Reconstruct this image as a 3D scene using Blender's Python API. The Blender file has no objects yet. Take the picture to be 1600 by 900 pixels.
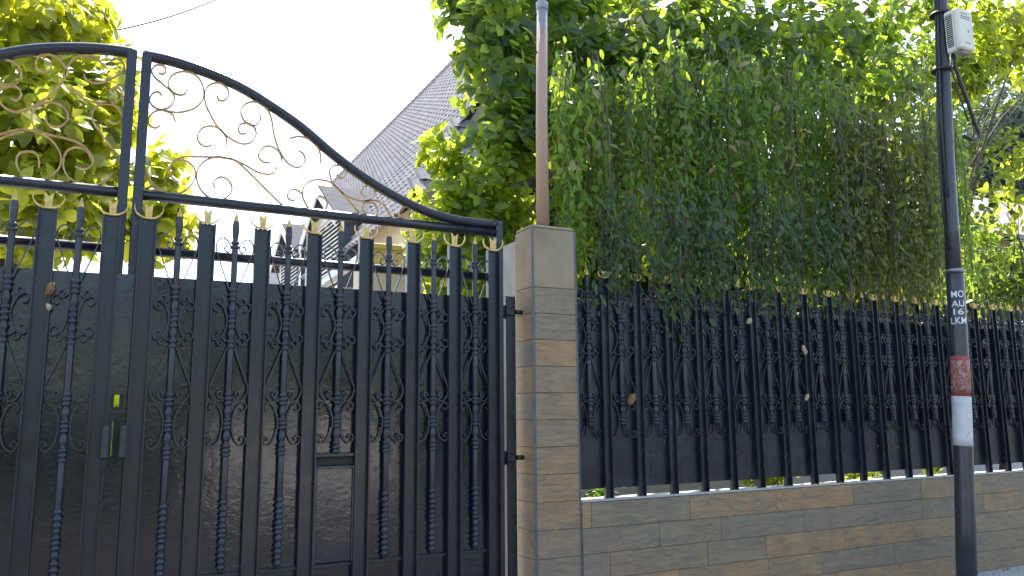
import bpy, bmesh, math, random
import numpy as np
from mathutils import Vector, Matrix, Euler

random.seed(7)
RNG = np.random.default_rng(7)
S = bpy.context.scene
COL = S.collection

# ------------------------------------------------------------------ camera
F_PX, YAW, PITCH, ROLL, EYE = 1240.0, 0.473521865, 0.153651938, -0.00836730390, 1.6
_cy, _sy, _cp, _sp = math.cos(YAW), math.sin(YAW), math.cos(PITCH), math.sin(PITCH)
_f = np.array([_sy * _cp, _cy * _cp, _sp])
_r0 = np.array([_cy, -_sy, 0.0])
_u0 = np.cross(_r0, _f)
_c, _s = math.cos(ROLL), math.sin(ROLL)
_r = _c * _r0 + _s * _u0
_u = -_s * _r0 + _c * _u0

cam_data = bpy.data.cameras.new('camera')
cam = bpy.data.objects.new('camera', cam_data)
COL.objects.link(cam)
cam_data.sensor_width = 36.0
cam_data.lens = F_PX / 1600.0 * 36.0
cam_data.clip_start, cam_data.clip_end = 0.05, 3000.0
_m = Matrix(((_r[0], _u[0], -_f[0], 0), (_r[1], _u[1], -_f[1], 0), (_r[2], _u[2], -_f[2], EYE), (0, 0, 0, 1)))
cam.matrix_world = _m
S.camera = cam


def at(px, py, Y):
    """point of the vertical plane y=Y seen at that place of the photograph"""
    d = (px - 800) / F_PX * _r - (py - 450) / F_PX * _u + _f
    t = Y / d[1]
    return Vector((d[0] * t, Y, EYE + d[2] * t))


def scale_at(P):
    """metres per photograph pixel at P"""
    return float(np.dot(np.array(P) - np.array([0, 0, EYE]), _f)) / F_PX


def proj(P):
    v = np.array(P) - np.array([0, 0, EYE])
    z = v @ _f
    return 800 + F_PX * (v @ _r) / z, 450 - F_PX * (v @ _u) / z, z


# ------------------------------------------------------------------ world, sun, exposure
SUN_EL, SUN_AZ = math.radians(58), math.radians(24)
world = bpy.data.worlds.new('World')
S.world = world
world.use_nodes = True
wn = world.node_tree.nodes
bg = wn['Background']
sky = wn.new('ShaderNodeTexSky')
sky.sky_type = 'NISHITA'
sky.sun_disc = False
sky.sun_elevation = SUN_EL
sky.sun_rotation = SUN_AZ
sky.air_density = 1.0
sky.dust_density = 2.0
sky.ozone_density = 1.0
world.node_tree.links.new(sky.outputs[0], bg.inputs[0])
bg.inputs[1].default_value = 0.13

sun_data = bpy.data.lights.new('sun', 'SUN')
sun_data.energy = 3.6
sun_data.angle = math.radians(0.5)
sun_data.color = (1.0, 0.96, 0.89)
sun = bpy.data.objects.new('sun', sun_data)
COL.objects.link(sun)
sd = Vector((math.sin(SUN_AZ) * math.cos(SUN_EL), math.cos(SUN_AZ) * math.cos(SUN_EL), math.sin(SUN_EL)))
sun.rotation_euler = sd.to_track_quat('Z', 'Y').to_euler()
sun.location = sd * 60

S.view_settings.view_transform = 'Standard'
S.view_settings.look = 'None'
S.view_settings.exposure = 2.15
S.view_settings.gamma = 1.0
S.view_settings.use_curve_mapping = False
S.view_settings.use_white_balance = True
S.view_settings.white_balance_temperature = 7000


# ------------------------------------------------------------------ materials
class NT:
    def __init__(self, name):
        self.m = bpy.data.materials.new(name)
        self.m.use_nodes = True
        self.t = self.m.node_tree
        self.b = self.t.nodes['Principled BSDF']
        self.out = self.t.nodes['Material Output']

    def n(self, kind, **kw):
        nd = self.t.nodes.new('ShaderNode' + kind)
        for k, v in kw.items():
            setattr(nd, k, v)
        return nd

    def l(self, a, b):
        self.t.links.new(a, b)

    def coord(self, scale=(1, 1, 1), src='Object', rnd=False):
        tc = self.n('TexCoord')
        o = tc.outputs[src]
        if rnd:
            oi = self.n('ObjectInfo')
            mu = self.n('VectorMath', operation='SCALE')
            mu.inputs[0].default_value = (37.1, 51.7, 23.3)
            self.l(oi.outputs['Random'], mu.inputs['Scale'])
            ad = self.n('VectorMath', operation='ADD')
            self.l(o, ad.inputs[0])
            self.l(mu.outputs[0], ad.inputs[1])
            o = ad.outputs[0]
        mp = self.n('Mapping')
        mp.inputs['Scale'].default_value = scale
        self.l(o, mp.inputs[0])
        return mp.outputs[0]

    def noise(self, vec, scale, detail=4, rough=0.55, dist=0.0):
        nz = self.n('TexNoise')
        nz.inputs['Scale'].default_value = scale
        nz.inputs['Detail'].default_value = detail
        nz.inputs['Roughness'].default_value = rough
        nz.inputs['Distortion'].default_value = dist
        self.l(vec, nz.inputs['Vector'])
        return nz.outputs['Fac']

    def ramp(self, fac, stops, interp='LINEAR'):
        r = self.n('ValToRGB')
        r.color_ramp.interpolation = interp
        el = r.color_ramp.elements
        while len(el) > 1:
            el.remove(el[-1])
        el[0].position = stops[0][0]
        el[0].color = tuple(stops[0][1]) + (1,)
        for p, c in stops[1:]:
            e = el.new(p)
            e.color = tuple(c) + (1,)
        self.l(fac, r.inputs[0])
        return r.outputs[0]

    def mix(self, fac, a, b, mode='MIX'):
        mx = self.n('MixRGB', blend_type=mode)
        for sock, v in ((mx.inputs[0], fac), (mx.inputs[1], a), (mx.inputs[2], b)):
            if hasattr(v, 'links'):
                self.l(v, sock)
            elif isinstance(v, (int, float)):
                sock.default_value = v
            else:
                sock.default_value = tuple(v) + (1,)
        return mx.outputs[0]

    def bump(self, h, strength=0.3, dist=0.01):
        bp = self.n('Bump')
        bp.inputs['Strength'].default_value = strength
        bp.inputs['Distance'].default_value = dist
        self.l(h, bp.inputs['Height'])
        self.l(bp.outputs[0], self.b.inputs['Normal'])

    def set(self, col=None, rough=None, metal=None, spec=None):
        for key, v in (('Base Color', col), ('Roughness', rough), ('Metallic', metal), ('Specular IOR Level', spec)):
            if v is None:
                continue
            s_ = self.b.inputs[key]
            if hasattr(v, 'links'):
                self.l(v, s_)
            elif isinstance(v, (int, float)):
                s_.default_value = v
            else:
                s_.default_value = tuple(v) + (1,)
        return self.m


def m_plain(name, col, rough=0.6, metal=0.0, var=0.25, scale=9, bump=0.15):
    k = NT(name)
    v = k.coord(src='Object')
    n1 = k.noise(v, scale, 5)
    c = k.ramp(n1, [(0.25, [x * (1 - var) for x in col]), (0.75, [min(1, x * (1 + var)) for x in col])])
    k.bump(n1, bump, 0.004)
    return k.set(c, rough, metal)


def m_gate_paint(name, chips):
    k = NT(name)
    v = k.coord(src='Object', rnd=False)
    vg = k.n('NewGeometry').outputs['Position']
    n1 = k.noise(vg, 3.0, 5)
    base = k.ramp(n1, [(0.3, (0.007, 0.010, 0.017)), (0.7, (0.014, 0.019, 0.030))])
    n2 = k.noise(vg, 38.0, 3, 0.6)
    if chips:
        n3 = k.noise(vg, 55.0, 2, 0.5)
        msk = k.ramp(n3, [(0.70, (0, 0, 0)), (0.72, (1, 1, 1))])
        n4 = k.noise(vg, 2.2, 2)
        gate = k.ramp(n4, [(0.5, (0, 0, 0)), (0.6, (1, 1, 1))])
        mm = k.mix(1.0, msk, gate, 'MULTIPLY')
        base = k.mix(mm, base, (0.42, 0.38, 0.33))
        mpp = k.n('Mapping')
        mpp.inputs['Scale'].default_value = (1, 1, 0.07)
        k.l(vg, mpp.inputs[0])
        stk = k.ramp(k.noise(mpp.outputs[0], 26.0, 4, 0.6), [(0.52, (0, 0, 0)), (0.75, (0.4, 0.4, 0.4))])
        base = k.mix(k.mix(1.0, stk, gate, 'MULTIPLY'), base, (0.10, 0.115, 0.13))
    # dusty film
    n5 = k.noise(vg, 7.0, 6, 0.7)
    dust = k.ramp(n5, [(0.45, (0, 0, 0)), (0.85, (0.28, 0.28, 0.28))])
    base = k.mix(dust, base, (0.055, 0.064, 0.080))
    rg = k.ramp(n5, [(0.3, (0.22,) * 3), (0.7, (0.40,) * 3)])
    k.bump(n2, 0.10, 0.004)
    return k.set(base, rg, 0.0, 0.5)


def m_sheet():
    """old steel sheet, several coats of black gloss, brushed unevenly"""
    k = NT('sheet_paint')
    vg = k.n('NewGeometry').outputs['Position']
    n1 = k.noise(vg, 2.0, 5)
    base = k.ramp(n1, [(0.3, (0.006, 0.009, 0.016)), (0.7, (0.012, 0.016, 0.026))])
    n5 = k.noise(vg, 5.0, 6, 0.7)
    n6 = k.noise(vg, 60.0, 3, 0.6)
    fleck = k.ramp(n6, [(0.70, (0, 0, 0)), (0.74, (0.5, 0.5, 0.5))])
    big = k.ramp(k.noise(vg, 1.6, 2), [(0.52, (0, 0, 0)), (0.62, (1, 1, 1))])
    base = k.mix(k.mix(1.0, fleck, big, 'MULTIPLY'), base, (0.12, 0.12, 0.11))
    sx = k.n('SeparateXYZ')
    k.l(vg, sx.inputs[0])
    rg = k.ramp(n5, [(0.3, (0.06,) * 3), (0.72, (0.22,) * 3)])
    # wavy sheet: broad dents plus brush ripple
    mp = k.n('Mapping')
    mp.inputs['Scale'].default_value = (1, 1, 1.6)
    k.l(vg, mp.inputs[0])
    w1 = k.noise(mp.outputs[0], 22.0, 3, 0.5, 0.6)
    w2 = k.noise(vg, 5.0, 2)
    ad = k.n('Math', operation='MULTIPLY_ADD')
    k.l(w2, ad.inputs[0])
    ad.inputs[1].default_value = 2.5
    k.l(w1, ad.inputs[2])
    k.bump(ad.outputs[0], 0.22, 0.005)
    return k.set(base, rg, 0.0, 0.55)


def m_tile():
    """wood-look ceramic tile: colour differs tile by tile, grain along the tile"""
    k = NT('wood_look_tile')
    oi = k.n('ObjectInfo')
    tone = k.ramp(oi.outputs['Random'], [(0.0, (0.300, 0.195, 0.105)), (0.20, (0.360, 0.212, 0.095)), (0.36, (0.270, 0.190, 0.115)),
                                          (0.54, (0.235, 0.178, 0.118)), (0.70, (0.335, 0.205, 0.098)), (0.86, (0.225, 0.175, 0.118))], 'CONSTANT')
    vw = k.n('NewGeometry').outputs['Position']
    mw = k.n('Mapping')
    mw.inputs['Scale'].default_value = (1, 1, 1.5)
    k.l(vw, mw.inputs[0])
    weather = k.ramp(k.noise(mw.outputs[0], 2.3, 6, 0.65, 0.8), [(0.46, (0, 0, 0)), (0.66, (0.55,) * 3)])
    tone = k.mix(weather, tone, (0.185, 0.155, 0.112))
    v = k.coord((1.0, 1.0, 9.0), 'Object', True)
    g1 = k.noise(v, 5.0, 8, 0.68, 0.9)
    g2 = k.noise(v, 16.0, 6, 0.7, 0.4)
    lt = k.ramp(g1, [(0.30, (0.60,) * 3), (0.5, (1.0,) * 3), (0.72, (1.28,) * 3)])
    c = k.mix(1.0, tone, lt, 'MULTIPLY')
    crack = k.ramp(g2, [(0.30, (1, 1, 1)), (0.40, (0, 0, 0))])
    c = k.mix(k.mix(1.0, crack, (0.8,) * 3, 'MULTIPLY'), c, (0.085, 0.075, 0.065))
    v2 = k.coord((1, 1, 2.6), 'Object', True)
    bl = k.ramp(k.noise(v2, 4.2, 6, 0.66, 1.6), [(0.50, (0, 0, 0)), (0.66, (0.7,) * 3)])
    c = k.mix(bl, c, (0.135, 0.124, 0.104))
    k.bump(g2, 0.35, 0.004)
    rg = k.ramp(g1, [(0.3, (0.5,) * 3), (0.7, (0.75,) * 3)])
    return k.set(c, rg)


def m_leaf(name, stops, trans, tmix=0.45, rough=0.42, clump=0.0):
    """leaf: colour differs leaf by leaf; light passes through"""
    k = NT(name)
    ge = k.n('NewGeometry')
    oi = k.n('ObjectInfo')
    ad = k.n('Math', operation='ADD')
    k.l(ge.outputs['Random Per Island'], ad.inputs[0])
    k.l(oi.outputs['Random'], ad.inputs[1])
    fr = k.n('Math', operation='FRACT')
    k.l(ad.outputs[0], fr.inputs[0])
    if clump:
        # leaves of one shoot share their age: the colour index drifts from clump to clump
        nc = k.noise(ge.outputs['Position'], 2.6, 3, 0.6)
        mr = k.n('MapRange')
        mr.inputs['From Min'].default_value, mr.inputs['From Max'].default_value = 0.32, 0.68
        k.l(nc, mr.inputs['Value'])
        mx_ = k.n('Math', operation='MULTIPLY_ADD')
        k.l(mr.outputs[0], mx_.inputs[0])
        mx_.inputs[1].default_value = clump
        m2 = k.n('Math', operation='MULTIPLY')
        k.l(fr.outputs[0], m2.inputs[0])
        m2.inputs[1].default_value = 1 - clump
        k.l(m2.outputs[0], mx_.inputs[2])
        fr = mx_
    c = k.ramp(fr.outputs[0], stops)
    nz = k.noise(ge.outputs['Position'], 26.0, 3)
    c = k.mix(1.0, c, k.ramp(nz, [(0.3, (0.78,) * 3), (0.7, (1.2,) * 3)]), 'MULTIPLY')
    k.bump(nz, 0.2, 0.004)
    k.set(c, rough, 0.0, 0.5)
    tr = k.n('BsdfTranslucent')
    tv = k.ramp(fr.outputs[0], [(0.0, [x * 0.6 for x in trans]), (0.5, trans), (1.0, [min(1, x * 1.35) for x in trans])])
    k.l(tv, tr.inputs['Color'])
    mx = k.n('MixShader')
    mx.inputs[0].default_value = tmix
    k.l(k.b.outputs[0], mx.inputs[1])
    k.l(tr.outputs[0], mx.inputs[2])
    k.l(mx.outputs[0], k.out.inputs['Surface'])
    return k.m


def m_bark(name, a, b):
    k = NT(name)
    v = k.coord((1, 1, 0.25), 'Object')
    n1 = k.noise(v, 24, 6, 0.7, 0.6)
    k.bump(n1, 0.6, 0.02)
    return k.set(k.ramp(n1, [(0.3, a), (0.7, b)]), 0.9)


def m_rust_pipe():
    k = NT('rusty_galvanised_pipe')
    v = k.n('NewGeometry').outputs['Position']
    sx = k.n('SeparateXYZ')
    k.l(v, sx.inputs[0])
    n1 = k.noise(v, 7, 6, 0.65)
    hm = k.n('MapRange')
    hm.inputs['From Min'].default_value, hm.inputs['From Max'].default_value = 4.75, 4.25
    k.l(sx.outputs['Z'], hm.inputs['Value'])
    ad = k.n('Math', operation='MULTIPLY_ADD')
    k.l(n1, ad.inputs[0])
    ad.inputs[1].default_value = 0.9
    k.l(hm.outputs[0], ad.inputs[2])
    c = k.ramp(ad.outputs[0], [(0.45, (0.27, 0.28, 0.30)), (0.75, (0.32, 0.23, 0.19)), (1.35, (0.38, 0.25, 0.18))])
    n2 = k.noise(v, 40, 4)
    c = k.mix(k.ramp(n2, [(0.62, (0, 0, 0)), (0.72, (0.6,) * 3)]), c, (0.07, 0.045, 0.035))
    k.bump(n2, 0.2, 0.003)
    return k.set(c, 0.55, 0.15)


def m_pole():
    """black bitumen paint on a steel pole, bare grey steel above the joint"""
    k = NT('pole_paint')
    v = k.n('NewGeometry').outputs['Position']
    n1 = k.noise(v, 9, 6, 0.65)
    c = k.ramp(n1, [(0.3, (0.022, 0.023, 0.030)), (0.7, (0.050, 0.052, 0.062))])
    n2 = k.noise(v, 60, 3)
    c = k.mix(k.ramp(n2, [(0.66, (0, 0, 0)), (0.72, (0.5,) * 3)]), c, (0.16, 0.15, 0.14))
    k.bump(n1, 0.15, 0.004)
    return k.set(c, 0.38, 0.0, 0.6)


def m_scraped(name, base, under, amt):
    k = NT(name)
    v = k.coord((1, 1, 0.7), 'Object')
    n1 = k.noise(v, 30, 6, 0.75, 0.8)
    c = k.mix(k.ramp(n1, [(amt, (0, 0, 0)), (amt + 0.06, (1, 1, 1))]), base, under)
    n2 = k.noise(v, 6, 4)
    c = k.mix(1.0, c, k.ramp(n2, [(0.3, (0.8,) * 3), (0.7, (1.1,) * 3)]), 'MULTIPLY')
    return k.set(c, 0.7)


def m_ground(name, a, b, sc=14, bumpd=0.01):
    k = NT(name)
    v = k.n('NewGeometry').outputs['Position']
    n1 = k.noise(v, sc, 8, 0.7)
    n2 = k.noise(v, 0.6, 4)
    c = k.ramp(n1, [(0.3, a), (0.7, b)])
    c = k.mix(1.0, c, k.ramp(n2, [(0.3, (0.8,) * 3), (0.7, (1.15,) * 3)]), 'MULTIPLY')
    k.bump(n1, 0.5, bumpd)
    return k.set(c, 0.9)


M = {}
M['paint'] = m_gate_paint('black_gate_paint', False)
M['fence_paint'] = m_gate_paint('chipped_black_fence_paint', True)
M['rod'] = m_gate_paint('highlight_rod_paint', False)
for nd_ in M['rod'].node_tree.nodes:  # base colour lightened to imitate the highlights on the balusters
    if nd_.type == 'VALTORGB' and nd_.color_ramp.elements[0].color[2] < 0.02 and nd_.color_ramp.elements[-1].color[2] < 0.04 and nd_.color_ramp.elements[-1].color[2] > 0:
        nd_.color_ramp.elements[0].color = (0.016, 0.020, 0.028, 1)
        nd_.color_ramp.elements[-1].color = (0.034, 0.041, 0.054, 1)
M['sheet'] = m_sheet()
M['worn'] = m_plain('worn_steel', (0.030, 0.035, 0.042), 0.4, 0.2, 0.4, 30)
M['gold'] = m_plain('old_gold_paint', (0.62, 0.42, 0.13), 0.42, 0.1, 0.35, 40)
M['bronze'] = m_plain('worn_gold_brown_paint', (0.40, 0.245, 0.10), 0.5, 0.1, 0.45, 18)
M['tile'] = m_tile()
M['mortar'] = m_plain('dark_mortar', (0.06, 0.058, 0.055), 0.95)
M['trim'] = m_plain('grey_corner_trim', (0.085, 0.10, 0.125), 0.45)
M['cement'] = m_plain('bare_cement', (0.33, 0.32, 0.30), 0.9, 0, 0.2, 6)
M['render'] = m_plain('tan_cement_render', (0.30, 0.235, 0.16), 0.9, 0, 0.22, 4)
M['capstone'] = m_plain('cement_coping', (0.42, 0.41, 0.38), 0.9, 0, 0.25, 12)
M['pipe'] = m_rust_pipe()
M['pole'] = m_pole()
M['red'] = m_scraped('scraped_red_paint', (0.33, 0.085, 0.055), (0.36, 0.31, 0.29), 0.5)
M['redclean'] = m_scraped('red_paint', (0.33, 0.075, 0.05), (0.28, 0.14, 0.12), 0.66)
M['white'] = m_scraped('weathered_white_paper', (0.60, 0.60, 0.60), (0.38, 0.38, 0.37), 0.58)
M['letter'] = m_scraped('stencil_white', (0.74, 0.75, 0.76), (0.45, 0.46, 0.47), 0.62)
M['steel'] = m_plain('galvanised_band', (0.25, 0.26, 0.27), 0.45, 0.6)
M['cable'] = m_plain('black_cable_sheath', (0.022, 0.023, 0.026), 0.5)
M['plastic'] = m_plain('aged_white_plastic', (0.66, 0.63, 0.55), 0.5, 0, 0.08, 5, 0.05)
M['plastic_dark'] = m_plain('grey_print', (0.25, 0.24, 0.22), 0.6)
M['vent_dark'] = m_plain('vent_dark', (0.03, 0.028, 0.025), 0.8)
M['blue'] = m_plain('blue_print', (0.10, 0.22, 0.42), 0.6)
M['asphalt'] = m_ground('asphalt', (0.07, 0.07, 0.07), (0.12, 0.118, 0.114), 60)
M['paving'] = m_ground('pavement_concrete', (0.30, 0.295, 0.285), (0.44, 0.43, 0.41), 18)
M['soil'] = m_ground('garden_soil', (0.07, 0.05, 0.035), (0.16, 0.12, 0.09), 12, 0.03)
M['drive'] = m_ground('driveway_concrete', (0.25, 0.245, 0.235), (0.36, 0.35, 0.33), 10)
M['whitewash'] = m_plain('whitewashed_wall', (0.74, 0.73, 0.70), 0.9, 0, 0.08, 3)
M['cream'] = m_plain('cream_wall', (0.55, 0.46, 0.34), 0.9, 0, 0.1, 3)
M['tanwall'] = m_plain('tan_wall', (0.42, 0.31, 0.22), 0.9, 0, 0.2, 4)
M['yellow'] = m_plain('yellow_fascia_paint', (0.56, 0.40, 0.10), 0.6, 0, 0.15, 5)
M['navy'] = m_plain('dark_shutter', (0.05, 0.06, 0.085), 0.6)
M['rooftile'] = m_plain('weathered_roof_tile', (0.36, 0.335, 0.33), 0.85, 0, 0.25, 2.5)
M['ridgetile'] = m_plain('ridge_tile', (0.27, 0.255, 0.255), 0.95, 0, 0.25, 4)
M['dormertile'] = m_plain('dormer_tile', (0.06, 0.068, 0.085), 0.95, 0, 0.25, 4)
for k_ in ('ridgetile', 'dormertile'):
    M[k_].node_tree.nodes['Principled BSDF'].inputs['Specular IOR Level'].default_value = 0.1
M['deadleaf'] = m_plain('dead_leaf', (0.20, 0.11, 0.05), 0.8, 0, 0.4, 60)
M['paleleaf'] = m_plain('pale_dead_leaf', (0.42, 0.32, 0.20), 0.8, 0, 0.3, 60)
M['bark'] = m_bark('bark', (0.05, 0.038, 0.028), (0.15, 0.12, 0.095))
M['stone'] = m_plain('rubble', (0.26, 0.25, 0.22), 0.95, 0, 0.4, 30)

M['leaf_left'] = m_leaf('broad_leaf', [(0, (0.030, 0.060, 0.022)), (0.5, (0.050, 0.095, 0.020)), (1, (0.085, 0.125, 0.020))], (0.78, 0.84, 0.08), 0.66)
M['leaf_mid'] = m_leaf('glossy_leaf', [(0, (0.026, 0.062, 0.036)), (0.6, (0.052, 0.100, 0.042)), (0.88, (0.095, 0.145, 0.04)), (1, (0.20, 0.23, 0.05))], (0.42, 0.58, 0.06), 0.5, 0.36)
M['leaf_bush'] = m_leaf('bright_bush_leaf', [(0, (0.050, 0.095, 0.022)), (0.5, (0.080, 0.140, 0.025)), (1, (0.16, 0.20, 0.035))], (0.62, 0.76, 0.06), 0.58, 0.38)
M['leaf_vine'] = m_leaf('creeper_leaf', [(0, (0.022, 0.065, 0.016)), (0.35, (0.055, 0.13, 0.020)), (0.70, (0.10, 0.19, 0.026)), (0.76, (0.15, 0.18, 0.04)), (0.79, (0.26, 0.16, 0.11)), (1, (0.40, 0.27, 0.20))], (0.40, 0.58, 0.05), 0.48, 0.45, 0.42)
M['leaf_olive'] = m_leaf('olive_creeper_leaf', [(0, (0.045, 0.065, 0.018)), (0.6, (0.10, 0.125, 0.028)), (1, (0.18, 0.18, 0.05))], (0.34, 0.40, 0.04), 0.42, 0.5)
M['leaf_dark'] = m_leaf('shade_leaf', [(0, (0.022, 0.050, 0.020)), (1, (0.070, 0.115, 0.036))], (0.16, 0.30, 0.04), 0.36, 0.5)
M['leaf_lime'] = m_leaf('lime_leaf', [(0, (0.08, 0.12, 0.02)), (1, (0.16, 0.19, 0.02))], (0.56, 0.66, 0.06), 0.58, 0.45)
M['leaf_far'] = m_leaf('grey_green_leaf', [(0, (0.050, 0.080, 0.060)), (1, (0.11, 0.15, 0.12))], (0.16, 0.24, 0.12), 0.3, 0.6)
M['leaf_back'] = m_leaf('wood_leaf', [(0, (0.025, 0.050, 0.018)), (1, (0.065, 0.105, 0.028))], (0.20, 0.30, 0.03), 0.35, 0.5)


# ------------------------------------------------------------------ object helpers
def tag(o, label=None, cat=None, group=None, kind=None):
    for k_, v_ in (('label', label), ('category', cat), ('group', group), ('kind', kind)):
        if v_:
            o[k_] = v_
    return o


def empty(name, loc=(0, 0, 0), parent=None, rz=0.0):
    o = bpy.data.objects.new(name, None)
    o.empty_display_size = 0.1
    o.location = loc
    o.rotation_euler = (0, 0, rz)
    if parent is not None:
        o.parent = parent
    COL.objects.link(o)
    return o


def link(name, me, parent=None, loc=(0, 0, 0), rot=(0, 0, 0)):
    o = bpy.data.objects.new(name, me)
    o.location = loc
    o.rotation_euler = rot
    if parent is not None:
        o.parent = parent
    COL.objects.link(o)
    return o


def copy_tree(o, parent=None):
    c = o.copy()
    COL.objects.link(c)
    c.parent = parent
    for ch in o.children:
        copy_tree(ch, c)
    return c


class MB:
    def __init__(self):
        self.v, self.f, self.s = [], [], []

    def add(self, vs, fs, smooth=False):
        b = len(self.v)
        self.v += [tuple(p) for p in vs]
        self.f += [tuple(i + b for i in q) for q in fs]
        self.s += [smooth] * len(fs)
        return self

    def box(self, x0, x1, y0, y1, z0, z1):
        vs = [(x, y, z) for x in (x0, x1) for y in (y0, y1) for z in (z0, z1)]
        return self.add(vs, [(0, 1, 3, 2), (4, 6, 7, 5), (0, 4, 5, 1), (2, 3, 7, 6), (0, 2, 6, 4), (1, 5, 7, 3)])

    def cbox(self, x0, x1, y0, y1, z0, z1, c):
        """box with all twelve edges chamfered"""
        bm = bmesh.new()
        vs = [bm.verts.new((x, y, z)) for x in (x0, x1) for y in (y0, y1) for z in (z0, z1)]
        for q in ((0, 1, 3, 2), (4, 6, 7, 5), (0, 4, 5, 1), (2, 3, 7, 6), (0, 2, 6, 4), (1, 5, 7, 3)):
            bm.faces.new([vs[i] for i in q])
        bmesh.ops.bevel(bm, geom=bm.edges[:], offset=c, segments=1, affect='EDGES')
        bm.verts.index_update()
        self.add([v.co[:] for v in bm.verts], [[v.index for v in f.verts] for f in bm.faces])
        bm.free()
        return self

    def tube(self, pts, rad, seg=10, cap=True, smooth=True):
        pts = [Vector(p) for p in pts]
        n = len(pts)
        rads = rad if isinstance(rad, (list, tuple)) else [rad] * n
        vs, fs = [], []
        prev = None
        for i, p in enumerate(pts):
            t = (pts[min(i + 1, n - 1)] - pts[max(i - 1, 0)]).normalized()
            if prev is None:
                a = Vector((0, 0, 1)) if abs(t.z) < 0.9 else Vector((1, 0, 0))
                u = t.cross(a).normalized()
            else:
                u = (prev - t * prev.dot(t)).normalized()
            prev = u
            w = t.cross(u)
            for k in range(seg):
                an = 2 * math.pi * k / seg
                vs.append(p + (u * math.cos(an) + w * math.sin(an)) * rads[i])
        for i in range(n - 1):
            for k in range(seg):
                a, b = i * seg + k, i * seg + (k + 1) % seg
                fs.append((a, b, b + seg, a + seg))
        self.add(vs, fs, smooth)
        if cap:
            b0 = len(self.v) - len(vs)
            self.f.append(tuple(b0 + k for k in range(seg))[::-1])
            self.f.append(tuple(b0 + (n - 1) * seg + k for k in range(seg)))
            self.s += [False, False]
        return self

    def lathe(self, prof, seg=12, c=(0, 0), smooth=True):
        """prof: (radius, z) from top to bottom around a vertical axis"""
        vs, fs = [], []
        for r_, z in prof:
            for k in range(seg):
                an = 2 * math.pi * k / seg
                vs.append((c[0] + r_ * math.cos(an), c[1] + r_ * math.sin(an), z))
        for i in range(len(prof) - 1):
            for k in range(seg):
                a, b = i * seg + k, i * seg + (k + 1) % seg
                fs.append((a, a + seg, b + seg, b))
        fs.append(tuple(range(seg)))
        fs.append(tuple(range((len(prof) - 1) * seg, len(prof) * seg))[::-1])
        self.add(vs, fs, smooth)
        return self

    def strip(self, pts, depth, thick):
        """flat iron bar bent in the x-z plane: pts (x, z); depth along y"""
        n = len(pts)
        P = [Vector((p[0], 0, p[1])) for p in pts]
        vs, fs = [], []
        for i in range(n):
            t = (P[min(i + 1, n - 1)] - P[max(i - 1, 0)]).normalized()
            nn = Vector((-t.z, 0, t.x)) * thick / 2
            for sgn, y in ((1, -depth / 2), (1, depth / 2), (-1, depth / 2), (-1, -depth / 2)):
                q = P[i] + nn * sgn
                vs.append((q.x, y, q.z))
        for i in range(n - 1):
            for k in range(4):
                a, b = i * 4 + k, i * 4 + (k + 1) % 4
                fs.append((a, b, b + 4, a + 4))
        fs += [(0, 1, 2, 3), ((n - 1) * 4 + 3, (n - 1) * 4 + 2, (n - 1) * 4 + 1, (n - 1) * 4)]
        return self.add(vs, fs)

    def mesh(self, name, mat):
        me = bpy.data.meshes.new(name)
        me.from_pydata(self.v, [], self.f)
        me.polygons.foreach_set('use_smooth', self.s)
        if mat is not None:
            me.materials.append(mat)
        bm = bmesh.new()
        bm.from_mesh(me)
        bmesh.ops.recalc_face_normals(bm, faces=bm.faces[:])
        bm.to_mesh(me)
        bm.free()
        return me

    def build(self, name, mat, parent=None, loc=(0, 0, 0), rot=(0, 0, 0)):
        return link(name, self.mesh(name, mat), parent, loc, rot)


def spline(pts, sub=6):
    """Catmull-Rom through 2-D points"""
    out = []
    n = len(pts)
    for i in range(n - 1):
        p0, p1, p2, p3 = pts[max(i - 1, 0)], pts[i], pts[i + 1], pts[min(i + 2, n - 1)]
        for k in range(sub):
            t = k / sub
            out.append(tuple(0.5 * ((2 * b) + (-a + c) * t + (2 * a - 5 * b + 4 * c - d) * t * t + (-a + 3 * b - 3 * c + d) * t ** 3)
                             for a, b, c, d in zip(p0, p1, p2, p3)))
    out.append(tuple(pts[-1]))
    return out


# ------------------------------------------------------------------ ground
WALL_Y = 5.154
tag(MB().box(-600, 900, -600, 3.86, -0.5, -0.12).build('street', M['asphalt']), kind='structure')
tag(MB().box(-600, 900, 6.0, 1200, -0.5, -0.02).build('ground', M['soil']), kind='structure')
tag(MB().box(-40, 80, 4.004, 6.0, -0.5, 0.0).build('pavement', M['paving']), kind='structure')
kerb = empty('kerb', (0, 3.93, 0))
tag(kerb, kind='structure')
kerb_me = MB().cbox(-0.495, 0.495, -0.07, 0.07, -0.4, 0.012, 0.012).mesh('kerb_stone', M['cement'])
for i in range(24):
    link('kerb_stone', kerb_me, kerb, (-6 + i, 0, 0))
tag(MB().box(-8, 2.75, 6.004, 22, -0.3, 0.0).build('driveway', M['drive']), kind='structure')
tag(MB().box(3.3, 16, 5.36, 40, -0.3, 0.62).build('garden_bed', M['soil']), kind='structure')


# ------------------------------------------------------------------ tiles, pillar, low wall
def tile_mesh(w, h, t=0.012):
    return MB().cbox(-w / 2, w / 2, -t, t * 0.6, -h / 2, h / 2, 0.0022).mesh('tile', M['tile'])


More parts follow.
